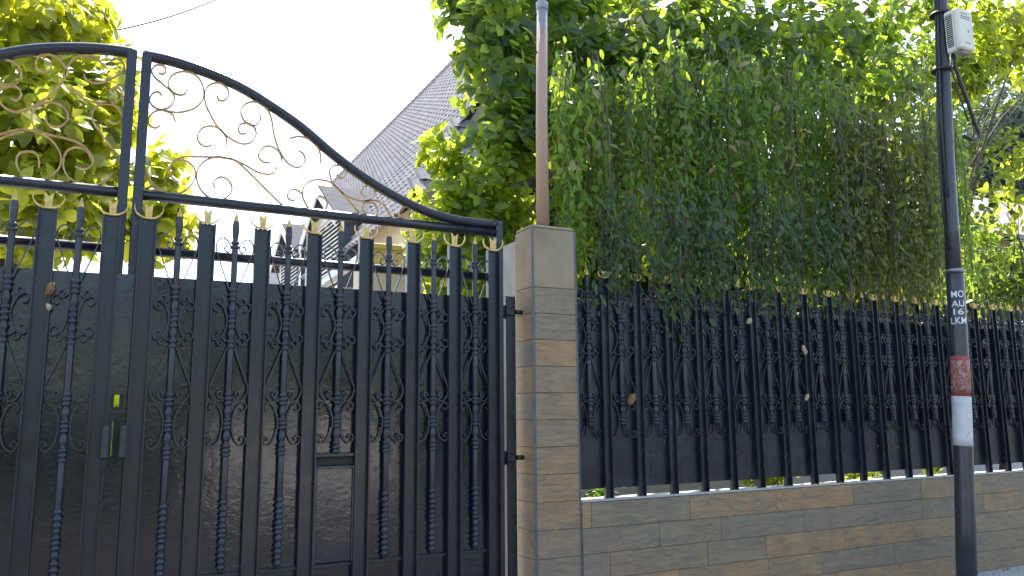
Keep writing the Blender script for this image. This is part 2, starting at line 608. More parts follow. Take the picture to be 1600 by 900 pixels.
PX0, PX1, PY1, PTOP = 2.812, 3.196, 5.43, 2.985
pillar = empty('gate_pillar', ((PX0 + PX1) / 2, 5.29, 0))
tag(pillar, 'tile clad square pillar between the black gate and the fence, rusty pipe on its top', 'pillar')
pc = Vector(pillar.location)
MB().box(PX0 + 0.014, PX1 - 0.014, WALL_Y + 0.014, PY1, 0, PTOP - 0.012).build('core', M['mortar'], pillar, -pc)
MB().cbox(PX0 + 0.004, PX1 - 0.004, WALL_Y + 0.004, PY1 + 0.004, PTOP - 0.012, PTOP + 0.018, 0.012).build('cap', M['render'], pillar, -pc)
zs = [0.0, 0.154]
while zs[-1] < PTOP - 0.05:
    zs.append(min(zs[-1] + 0.197, PTOP - 0.012))
front_cache, side_cache = {}, {}
FW = PX1 - PX0 - 0.020
SD = PY1 - WALL_Y - 0.012
for a, b in zip(zs[:-1], zs[1:]):
    h = round(b - a - 0.003, 3)
    if h < 0.05 or a > 2.45:
        continue
    if h not in front_cache:
        front_cache[h] = tile_mesh(FW, h)
        side_cache[h] = tile_mesh(SD, h)
    zc = (a + b) / 2
    link('tile', front_cache[h], pillar, Vector(((PX0 + PX1) / 2 + 0.006, WALL_Y + 0.012, zc)) - pc)
    link('tile', side_cache[h], pillar, Vector((PX0 + 0.012, WALL_Y + 0.008 + SD / 2, zc)) - pc, (0, 0, -math.pi / 2))
    link('tile', side_cache[h], pillar, Vector((PX1 - 0.012, WALL_Y + 0.008 + SD / 2, zc)) - pc, (0, 0, math.pi / 2))
zr_ = max(z for z in zs if z <= 2.66 and any(abs(z - q) < 1e-6 for q in zs) and z - 0.197 <= 2.45)
MB().cbox(PX0 + 0.001, PX1 - 0.001, WALL_Y + 0.003, PY1 + 0.002, zr_ + 0.002, PTOP - 0.0125, 0.004).build('upper_render', M['render'], pillar, -pc)
MB().cbox(PX0 - 0.004, PX0 + 0.014, WALL_Y - 0.006, WALL_Y + 0.010, 0, PTOP - 0.013, 0.005).build('corner_trim', M['trim'], pillar, -pc)
MB().cbox(PX1 - 0.010, PX1 + 0.006, WALL_Y - 0.006, WALL_Y + 0.010, 0, PTOP - 0.013, 0.005).build('corner_trim', M['trim'], pillar, -pc)

rw = MB().box(PX0 + 0.006, PX0 + 0.16, PY1 + 0.006, 5.70, 0, 2.92).build('return_wall', M['cement'])
tag(rw, 'bare grey cement wall stub behind the tiled pillar', 'wall')

# rusty pipe on the pillar
pb, pt = at(848, 345, 5.29), at(847, 8, 5.29)
pipe = empty('pipe', (pb.x, 5.29, PTOP + 0.018))
tag(pipe, 'rusty galvanised pipe rising from the top of the tiled pillar', 'pipe')
pl = Vector(pipe.location)
MB().tube([(pb.x, 5.29, PTOP + 0.019), (pb.x + 0.004, 5.29, 3.9), (pt.x, 5.29, pt.z)], [0.053, 0.047, 0.043], 20).build('shaft', M['pipe'], pipe, -pl)
MB().tube([(pt.x, 5.29, pt.z - 0.045), (pt.x, 5.29, pt.z - 0.04), (pt.x, 5.29, pt.z + 0.015), (pt.x, 5.29, pt.z + 0.02)], [0.046, 0.051, 0.051, 0.046], 20).build('coupling', M['pipe'], pipe, -pl)
MB().tube([(pt.x, 5.29, pt.z + 0.02), (pt.x + 0.01, 5.29, pt.z + 1.6)], 0.036, 18).build('upper_shaft', M['pipe'], pipe, -pl)
for zz in (4.45, 4.78):
    MB().tube([(pb.x - 0.04, 5.27, zz), (pb.x - 0.075, 5.24, zz + 0.012)], 0.006, 6).build('peg', M['cable'], pipe, -pl)

WX0, WX1, WTOP = 3.206, 12.2, 0.935
wall = empty('low_wall', (WX0, WALL_Y, 0))
tag(wall, 'low boundary wall clad in wood look tiles under the black fence', 'wall')
wl = Vector(wall.location)
MB().box(WX0, WX1, WALL_Y + 0.016, 5.34, 0, WTOP - 0.014).build('core', M['mortar'], wall, -wl)
x = WX0
cp_len = 1.5
while x < WX1 - 0.05:
    x1 = min(x + cp_len, WX1)
    MB().cbox(x + 0.001, x1 - 0.001, WALL_Y + 0.001, 5.345, WTOP - 0.013, WTOP + random.uniform(-0.001, 0.002), 0.005).build('coping', M['capstone'], wall, -wl)
    x = x1
tcache = {}
firsts = [0.08, 0.70, 0.24, 0.88, 0.42]
lens = [[0.94, 0.90], [0.92, 0.96]]
zt = WTOP - 0.015
CH = 0.184
for c_ in range(5):
    z1 = zt - c_ * CH
    z0 = z1 - CH if c_ < 4 else 0.0
    x = WX0
    first = True
    while x < WX1 - 0.04:
        L = (firsts[c_] if first else random.choice([0.93, 0.93, 0.93, 0.62]))
        first = False
        L = min(L, WX1 - x)
        h = round(z1 - z0 - 0.003, 3)
        key = (round(L, 2), h)
        if key not in tcache:
            tcache[key] = tile_mesh(key[0] - 0.003, h)
        link('tile', tcache[key], wall, Vector((x + L / 2, WALL_Y + 0.010 + random.uniform(-0.0012, 0.0012), (z0 + z1) / 2)) - wl,
             (0, 0, random.uniform(-0.0008, 0.0008)))
        x += L


# ------------------------------------------------------------------ wrought iron pieces shared by gate and fence
def bulge(z1, z0, r0=0.0155, r1=0.0245, n=6):
    out = []
    for i in range(n + 1):
        t = i / n
        out.append((r0 + (r1 - r0) * math.sin(math.pi * min(1, t * 1.05)) ** 1.4 if t < 1 else r0, z1 + (z0 - z1) * t))
    return out


def ring(z, r=0.0265, h=0.012):
    return [(0.0185, z + h), (r, z + h * 0.55), (r, z - h * 0.55), (0.0185, z - h)]


def baluster_profile(top, bottom_kind):
    """(radius, z) from the top; z measured from the ground (gate numbers)"""
    p = []
    p += [(0.013, top), (0.019, top - 0.003)] + [(0.019, top - 0.01)]
    for t in range(1, 7):
        tt = t / 6
        p.append((0.014 + 0.008 * math.sin(math.pi * (0.25 + 0.7 * tt)), top - 0.01 - 0.115 * tt))
    zc = top - 0.155
    p += ring(zc + 0.012) + ring(zc - 0.016)
    p += [(0.0195, zc - 0.035)]
    p += [(0.0195, 2.39)] + ring(2.372) + ring(2.342, 0.028) + ring(2.312)
    p += bulge(2.296, 2.212) + ring(2.205) + ring(2.172, 0.029) + ring(2.138)
    p += bulge(2.122, 2.060) + ring(2.045) + ring(2.012)
    p += [(0.0195, 1.995), (0.0195, 1.735)] + ring(1.715) + ring(1.687, 0.028) + ring(1.660)
    p += bulge(1.644, 1.572) + ring(1.560) + ring(1.534, 0.029) + ring(1.508)
    if bottom_kind == 'fence':
        p += [(0.018, 1.49), (0.010, 1.485)]
        return p
    p += bulge(1.492, 1.412) + ring(1.398) + ring(1.37, 0.028) + ring(1.343)
    if bottom_kind == 'short':
        p += [(0.018, 1.332), (0.010, 1.328)]
        return p
    p += [(0.0195, 1.328), (0.0195, 1.075)] + ring(1.060) + ring(1.022, 0.028) + ring(0.985)
    p += bulge(0.970, 0.935) + ring(0.920) + ring(0.890, 0.028) + ring(0.862)
    p += bulge(0.848, 0.795) + ring(0.780) + ring(0.745, 0.029) + ring(0.710) + ring(0.675)
    p += [(0.017, 0.655), (0.008, 0.640)]
    return p


def spiral(cx, cz, r0, r1, a0, turns, n=16):
    return [(cx + (r0 + (r1 - r0) * i / n) * math.cos(a0 + turns * 2 * math.pi * i / n),
             cz + (r0 + (r1 - r0) * i / n) * math.sin(a0 + turns * 2 * math.pi * i / n)) for i in range(n + 1)]


PI = math.pi


def scroll_curves(w, top):
    """right-hand scrolls of a baluster; w = distance from its axis to the channel"""
    e = w - 0.006
    zt_ = top - 0.165
    A = spline([(0.022, 2.372), (0.055, 2.46), (e - 0.015, zt_ - 0.07), (e, zt_ - 0.01), (e - 0.012, zt_ + 0.035), (e * 0.62, zt_ + 0.05),
                (0.038, zt_ + 0.022), (0.026, zt_ - 0.012), (0.038, zt_ - 0.038), (0.058, zt_ - 0.032), (0.064, zt_ - 0.012), (0.054, zt_ + 0.002), (0.046, zt_ - 0.006)], 5)
    # small spiral at collar, reversing into the big bracket ")" with a spiral at each end
    B1 = spline([(0.030, 2.300), (0.060, 2.276), (0.078, 2.285), (0.080, 2.310), (0.062, 2.322), (0.050, 2.308), (0.056, 2.298)], 5)
    B = spline([(0.076, 2.248), (0.086, 2.236), (0.100, 2.242), (e - 0.002, 2.262), (e - 0.010, 2.286), (0.080, 2.288), (0.052, 2.262), (0.034, 2.215), (0.028, 2.172),
                (0.034, 2.130), (0.052, 2.082), (0.080, 2.056), (e - 0.010, 2.058), (e - 0.002, 2.082), (0.100, 2.102), (0.086, 2.108), (0.076, 2.096)], 5)
    B2 = spline([(0.030, 2.044), (0.060, 2.068), (0.078, 2.059), (0.080, 2.034), (0.062, 2.022), (0.050, 2.036), (0.056, 2.046)], 5)
    C = spline([(0.022, 2.005), (0.050, 1.93), (e - 0.010, 1.79), (e, 1.745), (e - 0.014, 1.700), (0.070, 1.672), (0.030, 1.690), (0.024, 1.690)], 5)
    C1 = spline([(0.026, 1.672), (0.050, 1.690), (0.066, 1.712), (0.060, 1.732), (0.044, 1.730), (0.040, 1.714), (0.050, 1.708)], 5)
    D = spline([(0.082, 1.625), (0.092, 1.612), (0.104, 1.620), (e - 0.004, 1.638), (e - 0.014, 1.658), (0.084, 1.662), (0.056, 1.640), (0.036, 1.590), (0.029, 1.540),
                (0.034, 1.480), (0.052, 1.425), (0.084, 1.398), (e - 0.008, 1.408), (e, 1.436), (0.100, 1.452), (0.084, 1.440), (0.088, 1.426), (0.098, 1.430)], 5)
    return [A, B1, B, B2, C, C1, D]


_sc_cache = {}


def scroll_meshes(w, top, mat):
    key = (round(w, 3), round(top, 3), mat.name)
    if key not in _sc_cache:
        ms = []
        for c_ in scroll_curves(w, top):
            ms.append((MB().strip(c_, 0.014, 0.0075).mesh('scroll', mat),
                       MB().strip([(-x_, z_) for x_, z_ in c_], 0.014, 0.0075).mesh('scroll', mat)))
        _sc_cache[key] = ms
    return _sc_cache[key]


def tip_mesh():
    m = MB()
    prof = [(0.0005, 0.062), (0.006, 0.045), (0.013, 0.022), (0.0165, 0.006), (0.015, 0.0), (0.010, -0.004)]
    return m.lathe(prof, 8).mesh('spear_tip', M['gold'])


TIP = tip_mesh()


def crown_mesh(s=1.0):
    """notched upright plume between two leaf curls"""
    m = MB()
    w, h = 0.020 * s, 0.085 * s
    y0, y1 = -0.006, 0.006
    out = [(-w * 0.8, 0), (w * 0.8, 0), (w * 0.85, h * 0.55), (w * 1.15, h), (0, h * 0.74), (-w * 1.15, h), (-w * 0.85, h * 0.55)]
    n = len(out)
    vs = [(x_, y0, z_) for x_, z_ in out] + [(x_, y1, z_) for x_, z_ in out]
    fs = [(0, 1, 2, 6), (6, 2, 4, 5), (2, 3, 4), (7, 13, 9, 8), (13, 12, 11, 9), (9, 11, 10)]
    fs += [(i, (i + 1) % n, (i + 1) % n + n, i + n) for i in range(n)]
    m.add(vs, fs)
    for sg in (-1, 1):
        c_ = spline([(0.004 * sg, 0.004), (0.026 * sg * s, 0.006 * s), (0.056 * sg * s, 0.024 * s), (0.070 * sg * s, 0.052 * s), (0.068 * sg * s, 0.076 * s)], 5)
        nn = len(c_)
        P = [Vector((a, 0, b)) for a, b in c_]
        v2, f2 = [], []
        for i in range(nn):
            t = (P[min(i + 1, nn - 1)] - P[max(i - 1, 0)]).normalized()
            th = 0.0050 * s * (1 - 0.85 * (i / (nn - 1)) ** 1.5)
            nv = Vector((-t.z, 0, t.x)) * th
            for q, yy in ((P[i] + nv, -0.008), (P[i] + nv, 0.008), (P[i] - nv, 0.008), (P[i] - nv, -0.008)):
                v2.append((q.x, yy, q.z))
        for i in range(nn - 1):
            for k_ in range(4):
                a, b = i * 4 + k_, i * 4 + (k_ + 1) % 4
                f2.append((a, b, b + 4, a + 4))
        f2 += [(0, 1, 2, 3), (nn * 4 - 1, nn * 4 - 2, nn * 4 - 3, nn * 4 - 4)]
        m.add(v2, f2)
    return m.mesh('crown', M['gold'])


CROWN, CROWN_S = crown_mesh(1.15), crown_mesh(0.72)


def channel_mesh(w, z0, z1, mat, fl=0.044, t=0.006):
    """steel channel: web at the back, two flanges forward"""
    m = MB()
    a, b = -w / 2, w / 2
    out = [(a, -fl), (a + t * 1.6, -fl), (a + t * 1.6, -t), (b - t * 1.6, -t), (b - t * 1.6, -fl), (b, -fl), (b, 0), (a, 0)]
    n = len(out)
    vs = [(x_, y_, z0) for x_, y_ in out] + [(x_, y_, z1) for x_, y_ in out]
    fs = [(i, (i + 1) % n, (i + 1) % n + n, i + n) for i in range(n)]
    for o_ in (0, n):
        fs += [(o_, o_ + 1, o_ + 2, o_ + 7), (o_ + 2, o_ + 3, o_ + 6, o_ + 7), (o_ + 3, o_ + 4, o_ + 5, o_ + 6)]
    return m.add(vs, fs).mesh('channel', mat)


_bal_cache = {}


def add_baluster(parent, off, x_, y_, top, kind, w, mat, dz=0.0, turn=0.0):
    key = (round(top - dz, 3), kind, mat.name)
    if key not in _bal_cache:
        _bal_cache[key] = MB().lathe(baluster_profile(top - dz, kind), 12).mesh('baluster', mat)
    b = link('baluster', _bal_cache[key], parent, Vector((x_, y_, dz)) - off, (0, 0, turn))
    link('spear_tip', TIP, b, (0, 0, top - dz))
    for i, (rm, lm) in enumerate(scroll_meshes(w, top - dz, mat)):
        link('scroll', rm, b)
        link('scroll', lm, b)
    return b


# ------------------------------------------------------------------ gate
GY = 5.28          # back of channels
BY = 5.262         # baluster axis
RY = 5.335         # rails and stiles
SY = 5.298         # steel sheet (front)
TOPC = [(0.099, 3.87), (0.232, 3.867), (0.428, 3.839), (0.673, 3.774), (0.886, 3.675), (1.106, 3.55), (1.334, 3.385), (1.568, 3.243), (1.809, 3.13),
        (2.057, 3.047), (2.314, 3.012), (2.605, 3.010)]
CHW = 0.100
CHM = {}
for nm in ('full',):
    CHM[nm] = channel_mesh(CHW, 0.06, 2.79, M['paint'])

# scrolls of the arched panels, traced on the plane of the gate
def z2(pts): return [(200 + a / 3, 60 + b / 3) for a, b in pts]
def z3(pts): return [(450 + a / 3.463, 200 + b / 3.463) for a, b in pts]
def z7(pts): return [(a / 3.464, 60 + b / 3.464) for a, b in pts]


RIGHT_SCROLLS = [
    z2([(142, 162), (165, 168), (178, 152), (170, 132), (148, 124), (124, 130), (112, 152), (122, 178), (155, 208), (190, 236), (225, 260), (250, 266), (270, 256), (273, 240)]),
    z2([(204, 250), (190, 225), (192, 195), (215, 168), (250, 156), (290, 160), (325, 180), (348, 215), (356, 260), (345, 295), (315, 325), (270, 342), (225, 347), (180, 340)]),
    z2([(158, 268), (145, 252), (120, 255), (105, 275), (103, 298), (120, 320), (150, 333), (190, 325), (212, 300), (217, 270), (190, 235)]),
    z2([(222, 390), (210, 360), (180, 342), (140, 338), (110, 355), (95, 385), (105, 410), (130, 420), (150, 408)]),
    z2([(418, 270), (425, 288), (445, 293), (465, 280), (473, 255), (460, 228), (430, 210), (395, 212), (368, 232), (358, 268), (365, 310), (385, 355), (420, 415), (460, 455), (500, 482), (540, 495), (575, 488), (598, 460), (598, 430), (580, 405), (550, 397), (525, 405), (518, 430), (530, 448), (553, 445)]),
    z2([(458, 510), (460, 465), (430, 425), (390, 411), (350, 420), (325, 455), (335, 490), (365, 508), (392, 500)]),
    z2([(622, 360), (618, 385), (590, 410), (560, 400), (535, 370), (530, 335), (550, 308), (590, 297), (630, 312), (660, 345), (675, 390), (682, 440), (695, 490), (720, 545), (750, 585), (790, 605), (820, 592), (830, 562), (815, 535), (800, 530)]),
    z2([(664, 582), (635, 580), (612, 555), (620, 525), (650, 505), (685, 512), (712, 540), (722, 575)]),
    z2([(240, 676), (206, 652), (195, 612), (215, 576), (260, 556), (320, 555), (400, 557), (460, 562), (510, 575), (560, 600), (610, 628), (660, 637), (690, 625), (698, 600)]),
    z2([(455, 561), (500, 572), (560, 622), (640, 702), (742, 800)]),
    z2([(405, 700), (403, 672), (430, 650), (465, 660), (487, 695), (478, 730), (440, 755), (390, 750), (345, 715), (322, 660), (330, 610), (360, 575), (410, 556), (455, 559)]),
    z2([(82, 620), (95, 660), (125, 700), (170, 722), (230, 728), (280, 705), (312, 660), (315, 620), (290, 585), (255, 570), (225, 575)]),
    z2([(86, 610), (98, 652), (128, 692), (172, 716)]),
    z3([(8, 56), (60, 46), (110, 60), (150, 92), (172, 130), (175, 190)]),
    z3([(262, 250), (276, 268), (298, 268), (313, 245), (305, 215), (275, 203), (245, 206), (226, 230), (230, 270), (250, 310), (290, 350), (340, 380), (400, 395), (440, 390), (465, 365), (465, 335), (440, 312), (410, 318), (394, 345), (405, 368), (420, 370)]),
    z3([(165, 370), (190, 375), (212, 400), (205, 435), (170, 455), (130, 450), (95, 410), (78, 360), (90, 310), (130, 284), (180, 281), (225, 292), (270, 330), (330, 395), (405, 486)]),
    z3([(35, 395), (5, 385), (-2, 362), (15, 338), (45, 335), (76, 356)]),
    z3([(425, 465), (404, 445), (405, 415), (430, 402), (462, 408), (483, 435), (480, 465), (455, 487), (425, 488)]),
    z3([(400, 402), (450, 391), (500, 402), (535, 440), (560, 480), (600, 508), (640, 505), (670, 485), (677, 455), (655, 429), (625, 429), (602, 450), (602, 473), (622, 484)]),
]
LEFT_SCROLLS = [
    z7([(-60, 150), (-30, 122), (0, 115), (40, 118), (80, 135), (108, 165), (113, 205), (90, 240), (50, 252), (0, 245), (-40, 225)]),
    z7([(60, 325), (90, 335), (112, 315), (110, 285), (85, 262), (40, 262), (5, 278), (-15, 310), (0, 345), (30, 378), (80, 398), (130, 392), (190, 365), (250, 325), (300, 280), (345, 225), (357, 185), (340, 135), (300, 100), (250, 86), (210, 100), (193, 135), (205, 170), (240, 185), (270, 175), (278, 150), (265, 135)]),
    z7([(352, 205), (365, 155), (400, 112), (450, 95), (505, 102), (545, 130), (562, 155)]),
    z7([(245, 420), (255, 455), (290, 480), (330, 475), (362, 445), (365, 405), (340, 370), (290, 348), (235, 350), (190, 380), (172, 425), (180, 470), (210, 505), (260, 520), (330, 535), (400, 555), (460, 590), (500, 640), (500, 680), (470, 705), (430, 705), (410, 692)]),
    z7([(-30, 540), (0, 520), (50, 505), (110, 495), (180, 500), (250, 530), (295, 570), (325, 620), (330, 670), (310, 715), (260, 755), (200, 765), (140, 750), (100, 710), (87, 665), (105, 625), (150, 612), (195, 625), (210, 660), (210, 700)]),
    z7([(-30, 565), (0, 545), (60, 520), (130, 506)]),
    z7([(600, 125), (625, 110), (660, 125), (675, 160), (650, 190), (600, 220), (545, 240), (500, 240), (465, 220), (455, 195)]),
    z7([(380, 250), (430, 310), (490, 340), (560, 352), (620, 350), (655, 325), (660, 295), (640, 270), (610, 270), (592, 288)]),
    z7([(580, 440), (610, 460), (645, 455), (660, 430), (650, 395), (620, 365), (570, 352), (525, 370), (500, 405), (505, 450), (530, 490), (580, 560), (640, 630)]),
    z7([(610, 730), (560, 780), (500, 795), (430, 785), (370, 750), (345, 700), (345, 645), (370, 605), (420, 590), (470, 610), (492, 650)]),
]


def mir(x_): return 0.148 - x_


def gate_leaf(side):
    right = side > 0
    fx = (lambda v: v) if right else mir
    root = empty('gate_leaf', (fx(2.62), RY, 0))
    o = Vector(root.location)
    arch = spline([(fx(a), b) for a, b in TOPC], 4)
    MB().tube([(a, RY, b) for a, b in arch], 0.036, 12).build('arched_rail', M['paint'], root, -o)
    MB().tube([(fx(0.13), RY, 2.955), (fx(2.60), RY, 2.945)], 0.034, 12).build('middle_rail', M['paint'], root, -o)
    MB().tube([(fx(0.145), RY + 0.004, 2.600), (fx(2.585), RY + 0.004, 2.600)], 0.031, 12).build('lower_rail', M['paint'], root, -o)
    MB().tube([(fx(0.145), RY + 0.004, 0.16), (fx(2.585), RY + 0.004, 0.16)], 0.031, 12).build('bottom_rail', M['paint'], root, -o)
    xa, xb = sorted((fx(0.088), fx(0.146)))
    MB().cbox(xa, xb, RY - 0.034, RY + 0.03, 0.05, 3.885, 0.004).build('stile', M['paint'], root, -o)
    xa, xb = sorted((fx(2.588), fx(2.645)))
    MB().cbox(xa, xb, RY - 0.033, RY + 0.03, 0.05, 3.035, 0.004).build('stile', M['paint'], root, -o)
    chx = [0.183, 0.525, 0.865, 1.203, 1.560, 1.905, 2.226, 2.538]
    bax = [0.360, 0.698, 1.034, 1.386, 1.727, 2.064, 2.390]
    if not right:
        chx = [0.164] + [0.164 + 0.338 * k_ for k_ in range(1, 8)]
        bax = [0.164 + 0.338 * (k_ + 0.5) for k_ in range(7)]
    for cx in chx:
        c_ = link('channel', CHM['full'], root, Vector((fx(cx), GY, random.uniform(-0.004, 0.006))) - o)
        link('crown', CROWN, c_, (0, -0.020, 2.79))
    for i, bx in enumerate(bax):
        short = right and i == 3
        dzr = random.uniform(-0.006, 0.004)
        add_baluster(root, o, fx(bx), BY, 2.822 + dzr, 'short' if short else 'gate', 0.120, M['rod'], dzr, random.uniform(-0.05, 0.05))
    # steel sheets behind the bars
    xa, xb = sorted((fx(0.165), fx(2.586)))
    MB().box(xa, xb, SY, SY + 0.004, 0.855, 2.437).build('sheet', M['sheet'], root, -o)
    MB().box(xa, xb, SY - 0.006, SY - 0.002, 0.10, 0.872).build('sheet', M['sheet'], root, -o)
    MB().cbox(xa, xb, SY - 0.022, SY - 0.0065, 0.615, 0.64, 0.003).build('weld_strip', M['paint'], root, -o)
    for pts in (RIGHT_SCROLLS if right else LEFT_SCROLLS):
        q = [at(a, b, RY) for a, b in pts]
        MB().strip(spline([(v.x, v.z) for v in q], 5), 0.022, 0.0085).build('scroll', M['bronze'], root, Vector((0, RY, 0)) - o)
    return root, o


gr, go = gate_leaf(1)
tag(gr, 'right leaf of the black iron gate, with the letter slot, next to the pillar', 'gate', 'leaves of the black iron gate')
gl, glo = gate_leaf(-1)
tag(gl, 'left leaf of the black iron gate, cut by the left edge of the photo', 'gate', 'leaves of the black iron gate')

# letter slot in the right leaf
lb = empty('letter_box', Vector((1.385, SY, 1.0)) - go, gr)
lo = Vector((1.385, SY, 1.0))
MB().cbox(1.258, 1.510, SY - 0.040, SY - 0.001, 1.312, 1.336, 0.003).build('ledge', M['paint'], lb, -lo)
MB().box(1.258, 1.510, SY - 0.012, SY - 0.0062, 1.258, 1.311).build('slot', M['vent_dark'], lb, -lo)  # dark panel, its colour stands in for shade inside the open slot
MB().cbox(1.256, 1.512, SY - 0.030, SY - 0.007, 0.645, 1.256, 0.004).build('flap', M['sheet'], lb, -lo)
for fa, fb in ((1.254, 1.268), (1.500, 1.514)):
    MB().cbox(fa, fb, SY - 0.046, SY - 0.0305, 0.645, 1.256, 0.003).build('hatch_frame', M['rod'], lb, -lo)
MB().cbox(1.2685, 1.4995, SY - 0.044, SY - 0.0305, 1.236, 1.254, 0.003).build('hatch_frame', M['rod'], lb, -lo)
MB().cbox(1.2685, 1.4995, SY - 0.034, SY - 0.0305, 0.700, 0.712, 0.001).build('flap_rib', M['paint'], lb, -lo)

# meeting plate with the lock openings, on the left leaf
PYF, PYB = 5.262, 5.270
plate = MB()
X0, X1 = 0.034, 0.127
plate.box(X0, X1, PYF, PYB, 1.713, 2.436)
plate.box(X0, 0.044, PYF, PYB, 1.642, 1.713)
plate.box(0.106, X1, PYF, PYB, 1.642, 1.713)
plate.box(X0, X1, PYF, PYB, 1.560, 1.642)
plate.box(0.098, X1, PYF, PYB, 1.290, 1.560)
plate.box(X0, 0.0495, PYF, PYB, 1.290, 1.560)
plate.box(X0, X1, PYF, PYB, 0.06, 1.290)
plate.build('meeting_plate', M['sheet'], gl, -glo)
MB().box(0.036, 0.0525, 5.2745, 5.280, 1.28, 1.565).box(0.066, 0.115, 5.2745, 5.280, 1.28, 1.565).box(0.0525, 0.066, 5.2745, 5.280, 1.28, 1.36).build('lock_plate', M['vent_dark'], gl, -glo)
for hx, nm, rt, ro in ((0.030, 'handle', gl, glo), (0.122, 'handle', gr, go)):
    MB().cbox(hx - 0.021, hx + 0.021, 5.205, 5.2325, 1.345, 1.535, 0.010).build(nm, M['worn'], rt, -ro)
ch = empty('chain', (0.059, 5.275, 1.55))
tag(ch, 'thin light chain hanging in the lock opening between the gate leaves', 'chain')
lk = MB()
lk.tube([(0.0042 * math.cos(t * PI / 4), 0, 0.0075 * math.sin(t * PI / 4)) for t in range(9)], 0.0016, 5, False)
lkm = lk.mesh('link', M['steel'])
for i in range(11):
    link('link', lkm, ch, (0, 0, -0.006 - i * 0.0115), (0, 0, (i % 2) * PI / 2))

# hinge post
hp = empty('hinge_post', (2.705, 5.35, 0))
tag(hp, 'black square hinge post between the gate and the tiled pillar', 'post')
ho = Vector(hp.location)
MB().cbox(2.672, 2.752, 5.315, 5.385, 0.0, 2.46, 0.004).build('post', M['paint'], hp, -ho)
for hz in (2.34, 1.26, 0.30):
    MB().tube([(2.662, 5.335, hz + 0.05), (2.662, 5.335, hz - 0.05)], 0.014, 12).build('hinge_barrel', M['paint'], hp, -ho)
    MB().cbox(2.660, 2.735, 5.290, 5.3145, hz - 0.028, hz + 0.028, 0.006).build('hinge_bracket', M['paint'], hp, -ho)
    MB().tube([(2.745, 5.302, hz), (2.80, 5.302, hz)], 0.018, 12).build('hinge_pin', M['paint'], hp, -ho)

# ------------------------------------------------------------------ fence on the low wall
FGY = 5.235
fence = empty('fence', (WX0, FGY, WTOP))
tag(fence, 'black iron fence with steel sheet behind it, on the low tiled wall', 'fence')
fo = Vector(fence.location)
FCH = channel_mesh(0.074, WTOP + 0.002, 2.64, M['fence_paint'], 0.030, 0.005)
SP = 0.3135
nb = 28
for i in range(nb):
    xx = 3.49 + SP * i + random.uniform(-0.006, 0.006)
    c_ = link('channel', FCH, fence, Vector((xx, FGY, random.uniform(-0.004, 0.0))) - fo, (0, random.uniform(-0.003, 0.003), 0))
    link('crown', CROWN_S, c_, (0, -0.018, 2.64))
    bx = xx - SP / 2
    if bx > WX0 + 0.05:
        add_baluster(fence, fo, bx, FGY - 0.012, 2.655, 'fence', 0.118, M['fence_paint'], -0.012, random.uniform(-0.2, 0.2))
for i in range(nb):
    xa = 3.49 + SP * (i - 1) if i else WX0 + 0.012
    xb = 3.49 + SP * i
    MB().box(xa + 0.004, xb - 0.004, FGY + 0.012 + 0.001 * (i % 2), FGY + 0.016 + 0.001 * (i % 2), 1.008 + random.uniform(-0.004, 0.004), 2.43).build('sheet', M['fence_paint'], fence, -fo)
MB().tube([(WX0 + 0.01, FGY + 0.05, 2.50), (WX1, FGY + 0.05, 2.50)], 0.022, 10).build('rail', M['fence_paint'], fence, -fo)
MB().tube([(WX0 + 0.01, FGY + 0.05, 1.06), (WX1, FGY + 0.05, 1.06)], 0.022, 10).build('rail', M['fence_paint'], fence, -fo)

# ------------------------------------------------------------------ pole on the pavement
PLY = 4.6
pk = [(1514, 960), (1511, 900), (1505, 700), (1499, 560), (1493, 425)]
pkx = [at(a, b, PLY) for a, b in pk]
pole = empty('utility_pole', (at(1515, 945, PLY).x, PLY, 0))
tag(pole, 'black steel utility pole with stencilled letters and a red and white band, on the pavement', 'pole')
po = Vector(pole.location)


def pole_c(z):
    zs_ = [0.0, 0.155, 1.239, 1.877, 2.83, 3.026, 4.256, 5.605, 7.6]
    xs_ = [6.738, 6.76, 6.871, 6.930, 6.985, 7.002, 7.066, 7.190, 7.37]
    return float(np.interp(z, zs_, xs_))


R_LOW, R_UP = 0.0795, 0.062
MB().tube([(pole_c(z), PLY, z) for z in (0.0, 0.6, 1.24, 1.9, 2.4, 2.84)], [0.084, 0.0815, 0.079, 0.0775, 0.0765, 0.0755], 24).build('lower_shaft', M['pole'], pole, -po)
MB().tube([(pole_c(z), PLY, z) for z in (2.83, 2.842, 2.858, 2.87)], [0.077, 0.081, 0.081, 0.070], 24).build('joint_ring', M['steel'], pole, -po)
MB().tube([(pole_c(z) - 0.012, PLY, z) for z in (2.86, 3.3, 4.0, 5.0, 6.0, 7.6)], [0.068, 0.063, 0.062, 0.060, 0.058, 0.055], 24).build('upper_shaft', M['pole'], pole, -po)


def sleeve(z0, z1, r_, name, mat):
    n = 7
    pts = [(pole_c(z0 + (z1 - z0) * i / (n - 1)), PLY, z0 + (z1 - z0) * i / (n - 1)) for i in range(n)]
    return MB().tube(pts, r_, 28).build(name, mat, pole, -po)


zr1, zr0 = at(1500, 557, PLY).z, at(1501, 620, PLY).z
zw0 = at(1505, 697, PLY).z
sleeve(zr0, zr1, 0.0792, 'red_band', M['redclean'])
sleeve(zr0 + 0.035, zr1 - 0.04, 0.0802, 'scraped_poster', M['red'])
sleeve(zw0, zr0, 0.0806, 'white_paper', M['white'])


